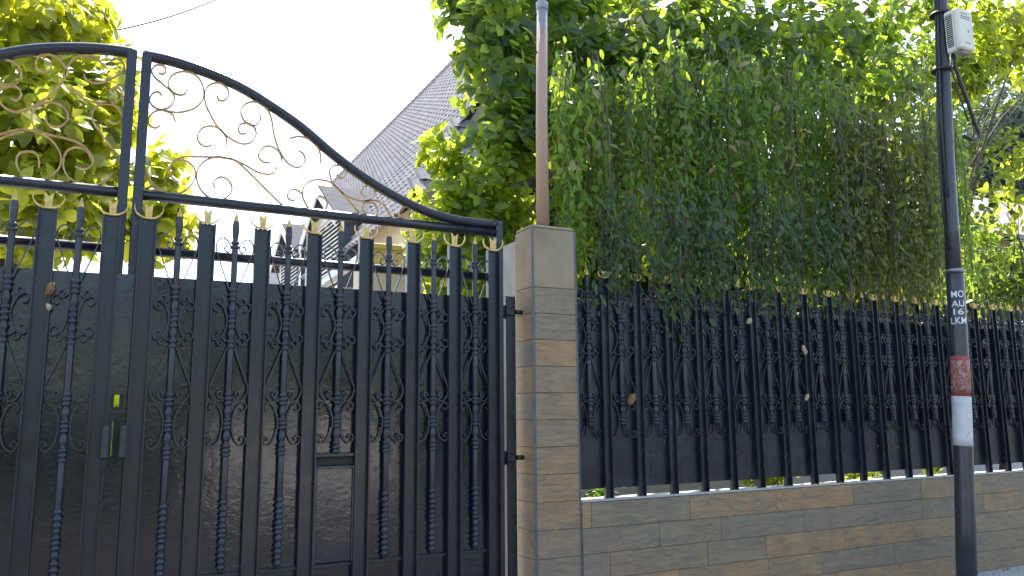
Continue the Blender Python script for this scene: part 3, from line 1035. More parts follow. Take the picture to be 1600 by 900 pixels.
def stencil(txt, z, h, wfit):
    cu = bpy.data.curves.new('stencil', 'FONT')
    cu.body = txt
    cu.align_x = 'CENTER'
    cu.size = 1.0
    cu.extrude = 0.0
    cu.offset = 0.012
    ob = bpy.data.objects.new('stencil', cu)
    COL.objects.link(ob)
    dg = bpy.context.evaluated_depsgraph_get()
    me = bpy.data.meshes.new_from_object(ob.evaluated_get(dg))
    bpy.data.objects.remove(ob)
    bm = bmesh.new()
    bm.from_mesh(me)
    bmesh.ops.triangulate(bm, faces=bm.faces[:])
    for _ in range(2):
        bmesh.ops.subdivide_edges(bm, edges=[e for e in bm.edges if e.calc_length() > 0.12], cuts=1)
    bmesh.ops.triangulate(bm, faces=bm.faces[:])
    xs = [v.co.x for v in bm.verts]
    ys = [v.co.y for v in bm.verts]
    sx = wfit / (max(xs) - min(xs))
    sy = h / (max(ys) - min(ys))
    y0 = min(ys)
    xm = (max(xs) + min(xs)) / 2
    # centre of the writing faces the viewer's side of the pole
    a0 = math.atan2(-1.0, -0.90) - 0.06
    for v in bm.verts:
        u_, w_ = (v.co.x - xm) * sx, (v.co.y - y0) * sy
        an = a0 + u_ / R_LOW
        zz = z + w_
        v.co = (pole_c(zz) + 0.0776 * math.cos(an), PLY + 0.0776 * math.sin(an), zz)
    bm.to_mesh(me)
    bm.free()
    me.materials.clear()
    me.materials.append(M['letter'])
    return link('stencil_text', me, pole, -po)


for txt, y1, h, w_ in (('MO', 466, 0.062, 0.115), ('AU', 480.5, 0.058, 0.115), ('16', 493, 0.058, 0.088), ('LKM', 507, 0.062, 0.142)):
    stencil(txt, at(1493, y1, PLY).z, h, w_)

# cable runs clipped to the left of the pole
for k_, (dx, dy, r_) in enumerate(((-0.082, -0.02, 0.012), (-0.098, 0.004, 0.010), (-0.076, -0.045, 0.008))):
    pts = [(pole_c(z) - 0.012 + dx + 0.012 * math.sin(z * 2.3 + k_ * 1.7), PLY + dy, z) for z in np.linspace(3.05 + 0.25 * k_, 7.4, 22)]
    cbl = MB().tube(pts, r_, 8).build('cable', M['cable'])
    tag(cbl, ['thickest black cable clipped along the left of the pole', 'outermost black cable running down the left of the pole', 'thin black cable on the front left of the pole'][k_], 'cable')
for zz in (at(1478, 112, PLY).z, at(1474, 25, PLY).z):
    MB().tube([(pole_c(zz) - 0.03, PLY, zz - 0.012), (pole_c(zz) - 0.03, PLY, zz + 0.012)], [0.098, 0.098], 24).build('clamp_band', M['cable'], pole, -po)

# electrical box
bz1, bz0 = at(1478, 19, PLY - 0.1).z, at(1478, 81, PLY - 0.1).z
bxl = at(1491, 50, 4.43).x
box = empty('junction_box', (bxl + 0.12, 4.48, bz0))
tag(box, 'off white plastic electrical box with side vent strapped high on the black pole', 'electrical box')
bo = Vector(box.location)
bx0, bx1 = bxl, bxl + 0.215
MB().cbox(bx0 + 0.008, bx1 - 0.008, 4.43, 4.53, bz0, bz1, 0.012).build('body', M['plastic'], box, -bo)
MB().cbox(bx0, bx1, 4.372, 4.429, bz0 + 0.006, bz1 - 0.006, 0.014).build('cover', M['plastic'], box, -bo)
MB().box(bx0 + 0.0065, bx0 + 0.0078, 4.448, 4.512, bz0 + 0.05, bz1 - 0.04).build('vent', M['vent_dark'], box, -bo)
vs_me = MB().cbox(-0.003, 0.003, -0.030, 0.030, -0.003, 0.003, 0.001).mesh('vent_slat', M['plastic'])
nsl = 16
for i in range(nsl):
    link('vent_slat', vs_me, box, Vector((bx0 + 0.005, 4.48, bz0 + 0.062 + (bz1 - bz0 - 0.115) * i / (nsl - 1))) - bo)
for i, (u0, u1, zf) in enumerate(((0.12, 0.62, 0.86), (0.12, 0.82, 0.79), (0.12, 0.74, 0.74), (0.30, 0.7, 0.16))):
    zz = bz0 + (bz1 - bz0) * zf
    W_ = bx1 - bx0
    MB().box(bx0 + W_ * u0, bx0 + W_ * u1, 4.3705, 4.3719, zz - 0.005, zz + 0.005).build('print_line', M['plastic_dark'], box, -bo)
st = MB()
sc_ = [(0.018 * (1 if i % 2 == 0 else 0.42) * math.sin(i * PI / 4), 0.022 * (1 if i % 2 == 0 else 0.42) * math.cos(i * PI / 4)) for i in range(8)]
cxs, czs = bx0 + 0.13, bz0 + (bz1 - bz0) * 0.45
st.add([(cxs + a, 4.3709, czs + b) for a, b in sc_] + [(cxs + a, 4.3718, czs + b) for a, b in sc_] + [(cxs, 4.3705, czs)],
       [(i, (i + 1) % 8, 16) for i in range(8)] + [(i, i + 8, (i + 1) % 8 + 8, (i + 1) % 8) for i in range(8)])
st.build('emblem', M['blue'], box, -bo)
MB().cbox(bx0 + 0.05, bx1 - 0.05, 4.40, 4.47, bz0 - 0.025, bz0 + 0.004, 0.008).build('cable_gland', M['plastic_dark'], box, -bo)
q = [at(a, b, 4.5) for a, b in ((1489, 84), (1493, 105), (1503, 135), (1514, 165), (1523, 192), (1530, 208), (1529, 217), (1518, 218), (1506, 213))]
tag(MB().tube([tuple(v) for v in q], 0.017, 10).build('cable', M['cable']), 'black cable hanging below the white box and curling up at its end', 'cable')
q = [at(a, b, 4.46) for a, b in ((1485, 88), (1488, 112), (1494, 135), (1503, 160), (1513, 190))]
tag(MB().tube([tuple(v) for v in q], 0.008, 8).build('cable', M['cable']), 'thin short cable beside the thick one under the white box', 'cable')

# overhead wire against the sky
w0, w1 = at(120, 58, 13), at(345, -4, 16)
dv = (w1 - w0)
wp = [w0 + dv * t - Vector((0, 0, 0.10 * math.sin(PI * min(1, max(0, t))))) for t in np.linspace(-0.6, 1.4, 24)]
tag(MB().tube([tuple(p) for p in wp], 0.02, 6).build('overhead_wire', M['cable']), 'thin overhead wire crossing the white sky above the gate', 'wire')

# ------------------------------------------------------------------ dead leaves caught in the ironwork
def dead_leaf(px, py, Y, L, W, mat, label, rot, curl=0.5):
    c_ = at(px, py, Y)
    m = MB()
    nU, nV = 7, 5
    vs = []
    for i in range(nU):
        u_ = i / (nU - 1)
        half = W / 2 * (math.sin(PI * (0.06 + 0.9 * u_)) ** 0.75)
        for j in range(nV):
            v_ = (j / (nV - 1) - 0.5) * 2
            vs.append((v_ * half, -curl * W * (1 - v_ * v_) - 0.12 * L * math.sin(u_ * PI) + 0.006 * math.sin(9 * u_ + 4 * v_), (u_ - 0.5) * L))
    fs = [(i * nV + j, i * nV + j + 1, (i + 1) * nV + j + 1, (i + 1) * nV + j) for i in range(nU - 1) for j in range(nV - 1)]
    m.add(vs, fs, True)
    o = m.build('dead_leaf', mat, None, c_, (0, rot, random.uniform(-0.5, 0.5)))
    md = o.modifiers.new('thick', 'SOLIDIFY')
    md.thickness = 0.0012
    tag(o, label, 'dead leaf', 'dead leaves caught in the ironwork')


dead_leaf(80, 452, 5.245, 0.085, 0.05, M['deadleaf'], 'curled brown dead leaf stuck high on the left gate leaf', 0.25, 0.6)
dead_leaf(77, 480, 5.245, 0.045, 0.03, M['paleleaf'], 'small torn pale leaf under the curled brown leaf on the gate', -0.3, 0.6)
dead_leaf(986, 624, 5.165, 0.10, 0.07, M['deadleaf'], 'brown dead leaf caught in the fence scrolls near the pillar', 0.5, 0.5)
dead_leaf(1255, 547, 5.165, 0.095, 0.05, M['paleleaf'], 'tan dead leaf caught high on the middle of the fence', -0.4, 0.4)
dead_leaf(1170, 502, 5.165, 0.06, 0.05, M['paleleaf'], 'small pale dead leaf near the top of the fence sheets', 0.6, 0.4)
dead_leaf(1260, 621, 5.165, 0.07, 0.04, M['paleleaf'], 'narrow pale leaf caught low in the fence below the tan one', 0.5, 0.4)

# rubble and litter where the wall meets the pavement
rb = MB()
for i in range(170):
    xx = random.uniform(6.6, 10.5)
    yy = WALL_Y - 0.012 - abs(random.gauss(0, 0.10))
    s_ = random.uniform(0.006, 0.022)
    pts = [Vector((random.uniform(-1, 1), random.uniform(-1, 1), random.uniform(-0.5, 0.9))) * s_ for _ in range(4)]
    rb.add([(xx + p.x, min(yy + p.y, WALL_Y - 0.014), max(0.001, s_ * 0.4 + p.z)) for p in pts], [(0, 1, 2), (0, 2, 3), (0, 3, 1), (1, 3, 2)])
tag(rb.build('rubble', M['stone']), 'small stones and grit along the foot of the tiled wall', 'rubble', kind='stuff')


# ------------------------------------------------------------------ foliage
LEAF_T = np.array([(0, 0, 0), (0.28, 0.36, 0.0), (0.30, 0, -0.05), (0.28, -0.36, 0.0), (0.66, 0.40, -0.05), (0.66, 0, -0.09), (0.66, -0.40, -0.05), (1.0, 0, -0.20)])
LEAF_F = [(0, 3, 2), (0, 2, 1), (3, 6, 5, 2), (2, 5, 4, 1), (6, 7, 5), (5, 7, 4)]


def norm(a):
    return a / np.maximum(np.linalg.norm(a, axis=-1, keepdims=True), 1e-9)


def leaf_arrays(P, D, N, L, W):
    """world vertices of every leaf"""
    D = norm(D)
    N = norm(N - D * np.sum(N * D, -1, keepdims=True))
    B = np.cross(N, D)
    t = LEAF_T
    V = (P[:, None, :] + (D[:, None, :] * t[None, :, 0:1] + N[:, None, :] * t[None, :, 2:3]) * L[:, None, None]
         + B[:, None, :] * t[None, :, 1:2] * W[:, None, None])
    return V


def leaf_object(name, V, mat, parent=None, loc=(0, 0, 0)):
    n = len(V)
    off = np.array(parent.location if parent is not None else (0, 0, 0))
    vs = (V.reshape(-1, 3) - off)
    me = bpy.data.meshes.new(name)
    fidx = []
    base = np.arange(n) * 8
    loops = np.concatenate([np.array(f) for f in LEAF_F])
    tot = np.array([len(f) for f in LEAF_F])
    me.vertices.add(len(vs))
    me.vertices.foreach_set('co', vs.astype(np.float32).ravel())
    al = (base[:, None] + loops[None, :]).ravel()
    me.loops.add(len(al))
    me.loops.foreach_set('vertex_index', al.astype(np.int32))
    tt = np.tile(tot, n)
    st_ = np.concatenate([[0], np.cumsum(tt)[:-1]])
    me.polygons.add(len(tt))
    me.polygons.foreach_set('loop_start', st_.astype(np.int32))
    me.polygons.foreach_set('loop_total', tt.astype(np.int32))
    me.update(calc_edges=True)
    me.polygons.foreach_set('use_smooth', np.ones(len(tt), bool))
    me.materials.append(mat)
    o = link(name, me, parent, loc)
    return o


_leaf_me = {}


def leaf_part_mesh(mat, ratio):
    key = (mat.name, round(ratio, 1))
    if key not in _leaf_me:
        me = bpy.data.meshes.new('leaf')
        vs = LEAF_T.copy()
        vs[:, 1] *= key[1]
        me.from_pydata([tuple(v) for v in vs], [], LEAF_F)
        me.polygons.foreach_set('use_smooth', [True] * len(LEAF_F))
        me.materials.append(mat)
        _leaf_me[key] = me
    return _leaf_me[key]


def whorls(C, AX, k, L, Wr, spread, droop, jit=0.35):
    """k leaves round every twig end C with axis AX"""
    n = len(C)
    AX = norm(AX)
    T1 = norm(np.cross(AX, norm(RNG.normal(size=(n, 3)))))
    T2 = np.cross(AX, T1)
    ph = RNG.uniform(0, 6.28, (n, 1)) + np.arange(k)[None, :] * (2 * np.pi / k * 1.0) + RNG.normal(0, 0.3, (n, k))
    D = (np.cos(ph)[..., None] * T1[:, None, :] + np.sin(ph)[..., None] * T2[:, None, :]) * spread + AX[:, None, :] * RNG.uniform(0.1, 0.9, (n, k, 1))
    D[..., 2] -= droop * RNG.uniform(0.2, 1.3, (n, k))
    D += RNG.normal(0, jit, (n, k, 3)) * 0.5
    N = AX[:, None, :] + RNG.normal(0, jit, (n, k, 3))
    N[..., 2] += 0.25
    P = C[:, None, :] + AX[:, None, :] * RNG.uniform(-0.5, 0.3, (n, k, 1)) * L
    LL = L * RNG.uniform(0.6, 1.2, (n, k))
    return P.reshape(-1, 3), D.reshape(-1, 3), N.reshape(-1, 3), LL.ravel(), (LL * Wr * RNG.uniform(0.8, 1.2, (n, k))).ravel()


def blob_points(blobs, n):
    """points spread through ellipsoids given as (px, py, depth Y, half-width px, half-height px, half-depth m)"""
    A = np.array([b[3] * b[4] for b in blobs], float)
    idx = RNG.choice(len(blobs), n, p=A / A.sum())
    P = np.zeros((n, 3))
    AX = np.zeros((n, 3))
    for i, bi in enumerate(idx):
        px, py, Y, hx, hy, hd = blobs[bi]
        d = RNG.normal(size=3)
        d /= np.linalg.norm(d)
        r_ = RNG.uniform(0.15, 1.0) ** 0.5
        c_ = at(px + d[0] * hx * r_, py - d[2] * hy * r_, Y)
        y2 = Y + d[1] * hd * r_
        # ellipsoid is fixed in the world about its centre
        P[i] = (c_.x, y2, c_.z)
        AX[i] = d + np.array([0, -0.25, 0.45])
    return P, AX


def grow_tree(name, label, cat, base, blobs, n, k, L, Wr, mat, nparts=0, spread=1.0, droop=0.35, trunk_r=0.12, limbs=10, group=None, fork=None):
    root = empty(name, base)
    tag(root, label, cat, group)
    C, AX = blob_points(blobs, n)
    P, D, N, LL, W = whorls(C, AX, k, L, Wr, spread, droop)
    o = np.array(base)
    if nparts:
        dist = np.linalg.norm(P - np.array([0, 0, EYE]), axis=1)
        px = np.array([proj(p)[:2] for p in P])
        vis = (px[:, 0] > -10) & (px[:, 0] < 1610) & (px[:, 1] > -10) & (px[:, 1] < 560)
        score = LL / dist * np.where(vis, 1, 0)
        pick = np.argsort(-score)[:nparts]
        Dn = norm(D)
        Nn = norm(N - Dn * np.sum(N * Dn, -1, keepdims=True))
        Bn = np.cross(Nn, Dn)
        for i in pick:
            me = leaf_part_mesh(mat, W[i] / LL[i])
            lf = bpy.data.objects.new('leaf', me)
            s_ = float(LL[i])
            p_ = P[i] - o
            lf.matrix_basis = Matrix(((Dn[i, 0] * s_, Bn[i, 0] * s_, Nn[i, 0] * s_, p_[0]), (Dn[i, 1] * s_, Bn[i, 1] * s_, Nn[i, 1] * s_, p_[1]),
                                      (Dn[i, 2] * s_, Bn[i, 2] * s_, Nn[i, 2] * s_, p_[2]), (0, 0, 0, 1)))
            lf.parent = root
            COL.objects.link(lf)
        keep = np.ones(len(P), bool)
        keep[pick] = False
        P, D, N, LL, W = P[keep], D[keep], N[keep], LL[keep], W[keep]
    cr = leaf_object('crown', leaf_arrays(P, D, N, LL, W), mat, root)
    tag(cr, kind='stuff')
    # trunk and limbs reaching into the crown
    b = Vector(base)
    top = Vector(fork) if fork else b + (Vector(tuple(C.mean(0))) - b) * 0.7
    pts = [b + (top - b) * t + Vector((0.06 * math.sin(5 * t + b.x), 0.06 * math.cos(4 * t), 0)) * t for t in np.linspace(0, 1, 8)]
    MB().tube([tuple(p - b) for p in pts], [trunk_r * (1.25 - 0.7 * t) for t in np.linspace(0, 1, 8)], 10).build('trunk', M['bark'], root)
    sel = RNG.choice(len(C), min(limbs, len(C)), replace=False)
    for i in sel:
        e = Vector(tuple(C[i])) - b
        s0 = pts[int(RNG.integers(4, 8))] - b
        md = s0.lerp(e, 0.5) + Vector((0, 0, 0.12)) + Vector(tuple(RNG.normal(0, 0.08, 3)))
        pp = [tuple(s0), tuple(s0.lerp(md, 0.6)), tuple(md), tuple(md.lerp(e, 0.6)), tuple(e)]
        MB().tube(pp, [trunk_r * 0.30, trunk_r * 0.24, trunk_r * 0.18, trunk_r * 0.12, trunk_r * 0.05], 6).build('limb', M['bark'], root)
    # leaf twigs as one part
    tw = MB()
    for i in RNG.choice(len(C), min(len(C), 160), replace=False):
        c_ = Vector(tuple(C[i])) - b
        a_ = Vector(tuple(AX[i])).normalized()
        tw.tube([tuple(c_ - a_ * L * 2.2 - Vector((0, 0, 0.03))), tuple(c_ - a_ * L), tuple(c_)], [0.007, 0.005, 0.003], 5, False)
    tag(tw.build('twigs', M['bark'], root), kind='stuff')
    return root


# left tree, seen through the gate
grow_tree('broadleaf_tree', 'broad leaved tree behind the left gate leaf, lit yellow green from behind', 'tree', (-1.0, 7.6, 0),
          [(30, 40, 7.0, 95, 80, 0.7), (110, 40, 7.4, 75, 75, 0.6), (60, 190, 6.8, 105, 85, 0.7), (150, 190, 7.2, 62, 95, 0.6), (50, 330, 6.7, 105, 85, 0.6),
           (150, 320, 7.0, 70, 80, 0.6), (255, 265, 7.4, 36, 52, 0.35), (262, 345, 7.3, 46, 62, 0.4), (215, 330, 7.2, 34, 85, 0.4), (-110, 120, 7.2, 110, 150, 0.7), (-110, 330, 7.2, 110, 110, 0.7),
           (196, 150, 7.3, 22, 80, 0.3)],
          1250, 7, 0.155, 0.70, M['leaf_left'], 290, 1.0, 0.35, 0.13, 16, fork=(-0.7, 7.3, 2.6))

# big glossy tree over the fence
grow_tree('glossy_leaved_tree', 'large dark glossy leaved tree spreading above the fence right of the rusty pipe', 'tree', (6.6, 8.6, 0.6),
          [(760, 40, 6.6, 62, 70, 0.5), (790, 130, 6.7, 70, 70, 0.5), (860, 60, 6.9, 90, 80, 0.6), (960, 110, 6.6, 110, 70, 0.6), (1060, 60, 6.4, 120, 75, 0.6),
           (1180, 80, 6.4, 110, 80, 0.6), (1290, 60, 6.6, 110, 85, 0.7), (1390, 120, 6.8, 80, 70, 0.6), (1250, 150, 6.7, 140, 50, 0.6), (1420, 20, 7.4, 50, 40, 0.5),
           (1000, -60, 7.0, 260, 60, 0.9), (1280, -60, 7.0, 260, 60, 0.9), (800, 215, 6.6, 66, 60, 0.4), (900, 190, 6.5, 80, 60, 0.5), (740, -10, 6.8, 60, 50, 0.5), (860, -20, 7.0, 90, 60, 0.5)],
          1500, 7, 0.185, 0.62, M['leaf_mid'], 300, 0.95, 0.35, 0.16, 22, fork=(6.2, 7.4, 4.4))

# bush left of the pillar
grow_tree('bright_bush', 'bright green glossy bush behind the gate, just left of the pillar', 'bush', (3.15, 6.7, 0),
          [(690, 240, 6.6, 34, 34, 0.25), (735, 290, 6.5, 62, 60, 0.35), (690, 330, 6.5, 46, 46, 0.3), (790, 310, 6.5, 55, 70, 0.35), (760, 370, 6.4, 72, 50, 0.35), (690, 390, 6.5, 60, 45, 0.3), (810, 220, 6.5, 46, 60, 0.3), (740, 430, 6.5, 90, 50, 0.4)],
          520, 6, 0.14, 0.58, M['leaf_bush'], 260, 0.9, 0.2, 0.05, 14)

# hanging creeper over the fence
def creeper(name, label, x0, x1, top_px, bot_px, n, mat, Lf, seedpx, Ys):
    base = at((x0 + x1) / 2, 470, Ys[0])
    root = empty(name, (base.x, Ys[0] + 0.3, 0.62))
    tag(root, label, 'creeper', 'hanging creepers over the fence')
    o = np.array(root.location)
    knots = RNG.uniform(x0, x1, max(6, n // 7))
    allP, allD, allN, allL, allW = [], [], [], [], []
    stems = MB()
    for s_ in range(n):
        px = min(x1, max(x0, knots[RNG.integers(len(knots))] + RNG.normal(0, 9))) if s_ % 3 else RNG.uniform(x0, x1)
        yt = top_px + RNG.normal(0, 28)
        yb = bot_px(px) + RNG.normal(0, 30)
        Y = RNG.uniform(*Ys)
        a, b = at(px, yt, Y), at(px, yb, Y)
        a.x = b.x + RNG.normal(0, 0.06)
        m = max(4, int((a.z - b.z) / 0.045))
        t = np.linspace(0, 1, m)
        pts = np.stack([a.x + (b.x - a.x) * t + 0.03 * np.sin(t * 9 + s_), np.full(m, Y) + 0.03 * np.cos(t * 7 + s_), a.z + (b.z - a.z) * t], 1)
        if s_ % 3 == 0:
            stems.tube([tuple(p - o) for p in pts[::3]], 0.004 + 0.006 * (s_ % 12 == 0), 5, False)
        P = pts + RNG.normal(0, 0.025, (m, 3))
        D = RNG.normal(0, 0.5, (m, 3)) + np.array([0, -0.25, -0.9])
        N = RNG.normal(0, 0.45, (m, 3)) + np.array([0, -0.8, 0.5])
        L_ = Lf * RNG.uniform(0.45, 1.3, m) * RNG.uniform(0.7, 1.15)
        allP.append(P); allD.append(D); allN.append(N); allL.append(L_); allW.append(L_ * RNG.uniform(0.32, 0.6, m))
    P, D, N, L_, W = (np.concatenate(v) for v in (allP, allD, allN, allL, allW))
    tag(leaf_object('foliage', leaf_arrays(P, D, N, L_, W), mat, root), kind='stuff')
    tag(stems.build('stems', M['bark'], root), kind='stuff')


creeper('hanging_creeper', 'curtain of green hanging creeper spilling over the fence right of the pillar', 868, 1345, 125,
        lambda p: 400 + 45 * math.sin(p * 0.031) + 25 * math.sin(p * 0.011), 400, M['leaf_vine'], 0.105, 1, (5.36, 6.1))
creeper('hanging_creeper', 'olive coloured hanging creeper falling lowest, left of the utility pole', 1325, 1478, 200,
        lambda p: 455 + 30 * math.sin(p * 0.05), 190, M['leaf_olive'], 0.095, 2, (5.20, 5.7))
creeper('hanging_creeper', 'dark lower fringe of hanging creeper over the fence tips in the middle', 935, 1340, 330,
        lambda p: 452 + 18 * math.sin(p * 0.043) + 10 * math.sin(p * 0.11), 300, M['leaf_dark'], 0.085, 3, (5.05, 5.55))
creeper('hanging_creeper', 'green creeper hanging behind the utility pole', 1462, 1525, 190,
        lambda p: 440 + 20 * math.sin(p * 0.07), 70, M['leaf_vine'], 0.09, 4, (5.6, 6.2))

# right side trees
grow_tree('lime_leaved_tree', 'tree with backlit lime yellow leaves behind the white electrical box', 'tree', (12.4, 8.4, 0.6),
          [(1560, 40, 7.4, 60, 60, 0.5), (1530, 95, 7.2, 40, 55, 0.4), (1500, 120, 7.2, 34, 40, 0.3), (1590, 75, 7.6, 40, 38, 0.4), (1640, 40, 7.6, 70, 120, 0.6), (1500, 10, 7.4, 60, 40, 0.4)],
          420, 6, 0.20, 0.6, M['leaf_lime'], 200, 1.0, 0.45, 0.07, 6, fork=(12.3, 7.9, 5.2))
grow_tree('lime_leaved_shrub', 'shrub with bright lime leaves at the right edge, below the grey green tree', 'shrub', (10.6, 6.6, 0.62),
          [(1585, 235, 6.4, 26, 30, 0.25), (1595, 285, 6.4, 24, 34, 0.25), (1640, 260, 6.5, 50, 60, 0.4), (1565, 300, 6.5, 20, 22, 0.2), (1575, 345, 6.5, 30, 20, 0.2)],
          55, 6, 0.17, 0.55, M['leaf_lime'], 100, 1.0, 0.35, 0.04, 7)
grow_tree('dark_shrub', 'dark shaded shrub behind the fence right of the utility pole', 'shrub', (10.8, 7.6, 0.62),
          [(1560, 420, 7.2, 60, 50, 0.4), (1620, 420, 7.2, 60, 60, 0.4), (1520, 400, 7.0, 40, 60, 0.4), (1580, 475, 7.2, 70, 40, 0.4)],
          460, 6, 0.12, 0.55, M['leaf_mid'], 160, 0.9, 0.2, 0.05, 8)
grow_tree('grey_green_tree', 'distant grey green fine leaved tree at the right edge', 'tree', (33.0, 22.0, 0),
          [(1560, 200, 21, 55, 70, 2.0), (1600, 300, 21, 70, 90, 2.0), (1540, 320, 21, 50, 90, 2.0), (1650, 200, 21, 60, 110, 2.0), (1590, 420, 21, 80, 60, 2.0)],
          3000, 6, 0.42, 0.5, M['leaf_far'], 0, 0.9, 0.3, 0.3, 10)
# wood behind the creeper
for i, (bx_, Y_, cols, lab) in enumerate(((9.0, 10.5, (880, 960, 1040), 'shaded tree behind the creeper, nearest the pillar'),
                                         (13.0, 10.5, (1120, 1210, 1290), 'shaded tree behind the middle of the creeper curtain'),
                                         (17.5, 10.8, (1370, 1440, 1500), 'shaded tree behind the olive creeper and the pole'))):
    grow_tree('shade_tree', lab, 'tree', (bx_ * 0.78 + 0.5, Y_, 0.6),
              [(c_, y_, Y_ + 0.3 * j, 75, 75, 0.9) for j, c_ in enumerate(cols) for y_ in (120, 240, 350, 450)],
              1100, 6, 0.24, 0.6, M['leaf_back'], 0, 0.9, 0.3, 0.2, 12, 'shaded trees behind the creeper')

# plants just behind the fence foot, seen through the gap
for i, (px, w_) in enumerate(((928, 0.16), (1182, 0.13), (1216, 0.10), (1338, 0.13), (1372, 0.10), (1466, 0.12))):
    p = at(px, 752 - (px - 928) * 0.03, 5.6)
    root = empty('garden_plant', (p.x, 5.6, 0.62))
    tag(root, ['dark leafy plant seen under the fence sheets beside the pillar', 'lime leaved plant seen under the middle of the fence, left one', 'small lime plant seen under the fence, second from left',
               'largest lime leaved plant under the fence left of the pole', 'small green plant next to the lime plant under the fence', 'lime plant under the fence nearest the pole'][i], 'plant', 'plants behind the foot of the fence')
    n_ = 64
    C = np.array([p.x, 5.6, 0.93]) + RNG.normal(0, 1, (n_, 3)) * np.array([w_ * 0.55, 0.06, 0.07])
    D = RNG.normal(0, 1, (n_, 3)) + np.array([0, 0, 0.2])
    N = RNG.normal(0, 0.4, (n_, 3)) + np.array([0, -0.5, 1])
    L_ = RNG.uniform(0.07, 0.13, n_)
    leaf_object('foliage', leaf_arrays(C, D, N, L_, L_ * 0.55), M['leaf_dark'] if i == 0 else M['leaf_lime'] if i != 4 else M['leaf_vine'], root)
    MB().tube([(0, 0, 0), (0.01, 0, 0.2), (0, 0.02, 0.34)], [0.012, 0.009, 0.006], 6).build('stem', M['bark'], root)

# ------------------------------------------------------------------ buildings
gw = MB().box(3.4, 13.5, 7.4, 7.55, 0.62, 1.15).build('garden_wall', M['whitewash'])
tag(gw, 'pale garden wall glimpsed through the gap under the fence sheets', 'wall')

house = empty('house', (6.5, 22, 0))
tag(house, 'house with a steep grey tiled roof, louvred dormers and a yellow fascia behind the gate', 'house')
hO = Vector(house.location)
RX, RZ = 8.0, 11.0
EX, EZ = 3.88, 4.50
HY0, HY1 = 11.6, 31.2
sl = Vector((EX - RX, 0, EZ - RZ))
SLEN = sl.length
sl.normalize()
nrm = Vector((sl.z, 0, -sl.x))
if nrm.z < 0:
    nrm = -nrm
# main slope: rows of pan tiles, each row lapping the one below
PITCH_T, ROW = 0.24, 0.235
rows = int(SLEN / ROW)
colsn = int((HY1 - HY0) / PITCH_T)
vs, fs = [], []
SEG = 5
npt = colsn * SEG + 1
for r_ in range(rows):
    for e_, lift in ((0.0, 0.010), (1.06, 0.050)):
        d_ = (r_ + e_) * ROW
        off = random.uniform(-0.004, 0.004)
        for j in range(npt):
            ph = j / SEG
            fr = ph % 1.0
            wv = 0.042 * (math.sin(2 * PI * fr) + 0.35 * math.sin(4 * PI * fr + 0.6))
            p = Vector((RX, 0, RZ)) + sl * d_ + nrm * (lift + wv + off)
            vs.append((p.x, HY0 + ph * PITCH_T, p.z))
    b0 = r_ * npt * 2
    for j in range(npt - 1):
        fs.append((b0 + j, b0 + j + 1, b0 + npt + j + 1, b0 + npt + j))
    if r_:
        # the exposed lower edge of the row above
        a0 = (r_ - 1) * npt * 2 + npt
        for j in range(npt - 1):
            fs.append((a0 + j, a0 + j + 1, b0 + j + 1, b0 + j))
rt = MB().add(vs, fs, False).build('roof_tiles', M['rooftile'], house, -hO)
tag(rt, kind='stuff')
# far slope and gables
MB().add([(RX, HY0, RZ - 0.02), (RX, HY1, RZ - 0.02), (2 * RX - EX, HY1, EZ), (2 * RX - EX, HY0, EZ)], [(0, 1, 2, 3)]).build('far_slope', M['ridgetile'], house, -hO)
rc = MB().tube([(0, -0.19, 0), (0, 0.19, 0.012)], [0.13, 0.155], 12).mesh('ridge_cap', M['ridgetile'])
yy = HY0 + 0.18
while yy < HY1:
    link('ridge_cap', rc, house, Vector((RX, yy, RZ - 0.02)) - hO)
    yy += 0.34
MB().box(EX + 0.35, 2 * RX - EX - 0.35, HY0 + 0.3, HY1 - 0.3, 0, EZ + 0.35).build('wall', M['cream'], house, -hO)
MB().add([(EX + 0.35, HY0 + 0.25, EZ + 0.3), (2 * RX - EX - 0.35, HY0 + 0.25, EZ + 0.3), (RX, HY0 + 0.25, RZ - 0.15), (EX + 0.35, HY0 + 0.4, EZ + 0.3), (2 * RX - EX - 0.35, HY0 + 0.4, EZ + 0.3), (RX, HY0 + 0.4, RZ - 0.15)],
         [(0, 1, 2), (3, 5, 4), (0, 3, 4, 1), (1, 4, 5, 2), (2, 5, 3, 0)]).build('gable', M['cream'], house, -hO)


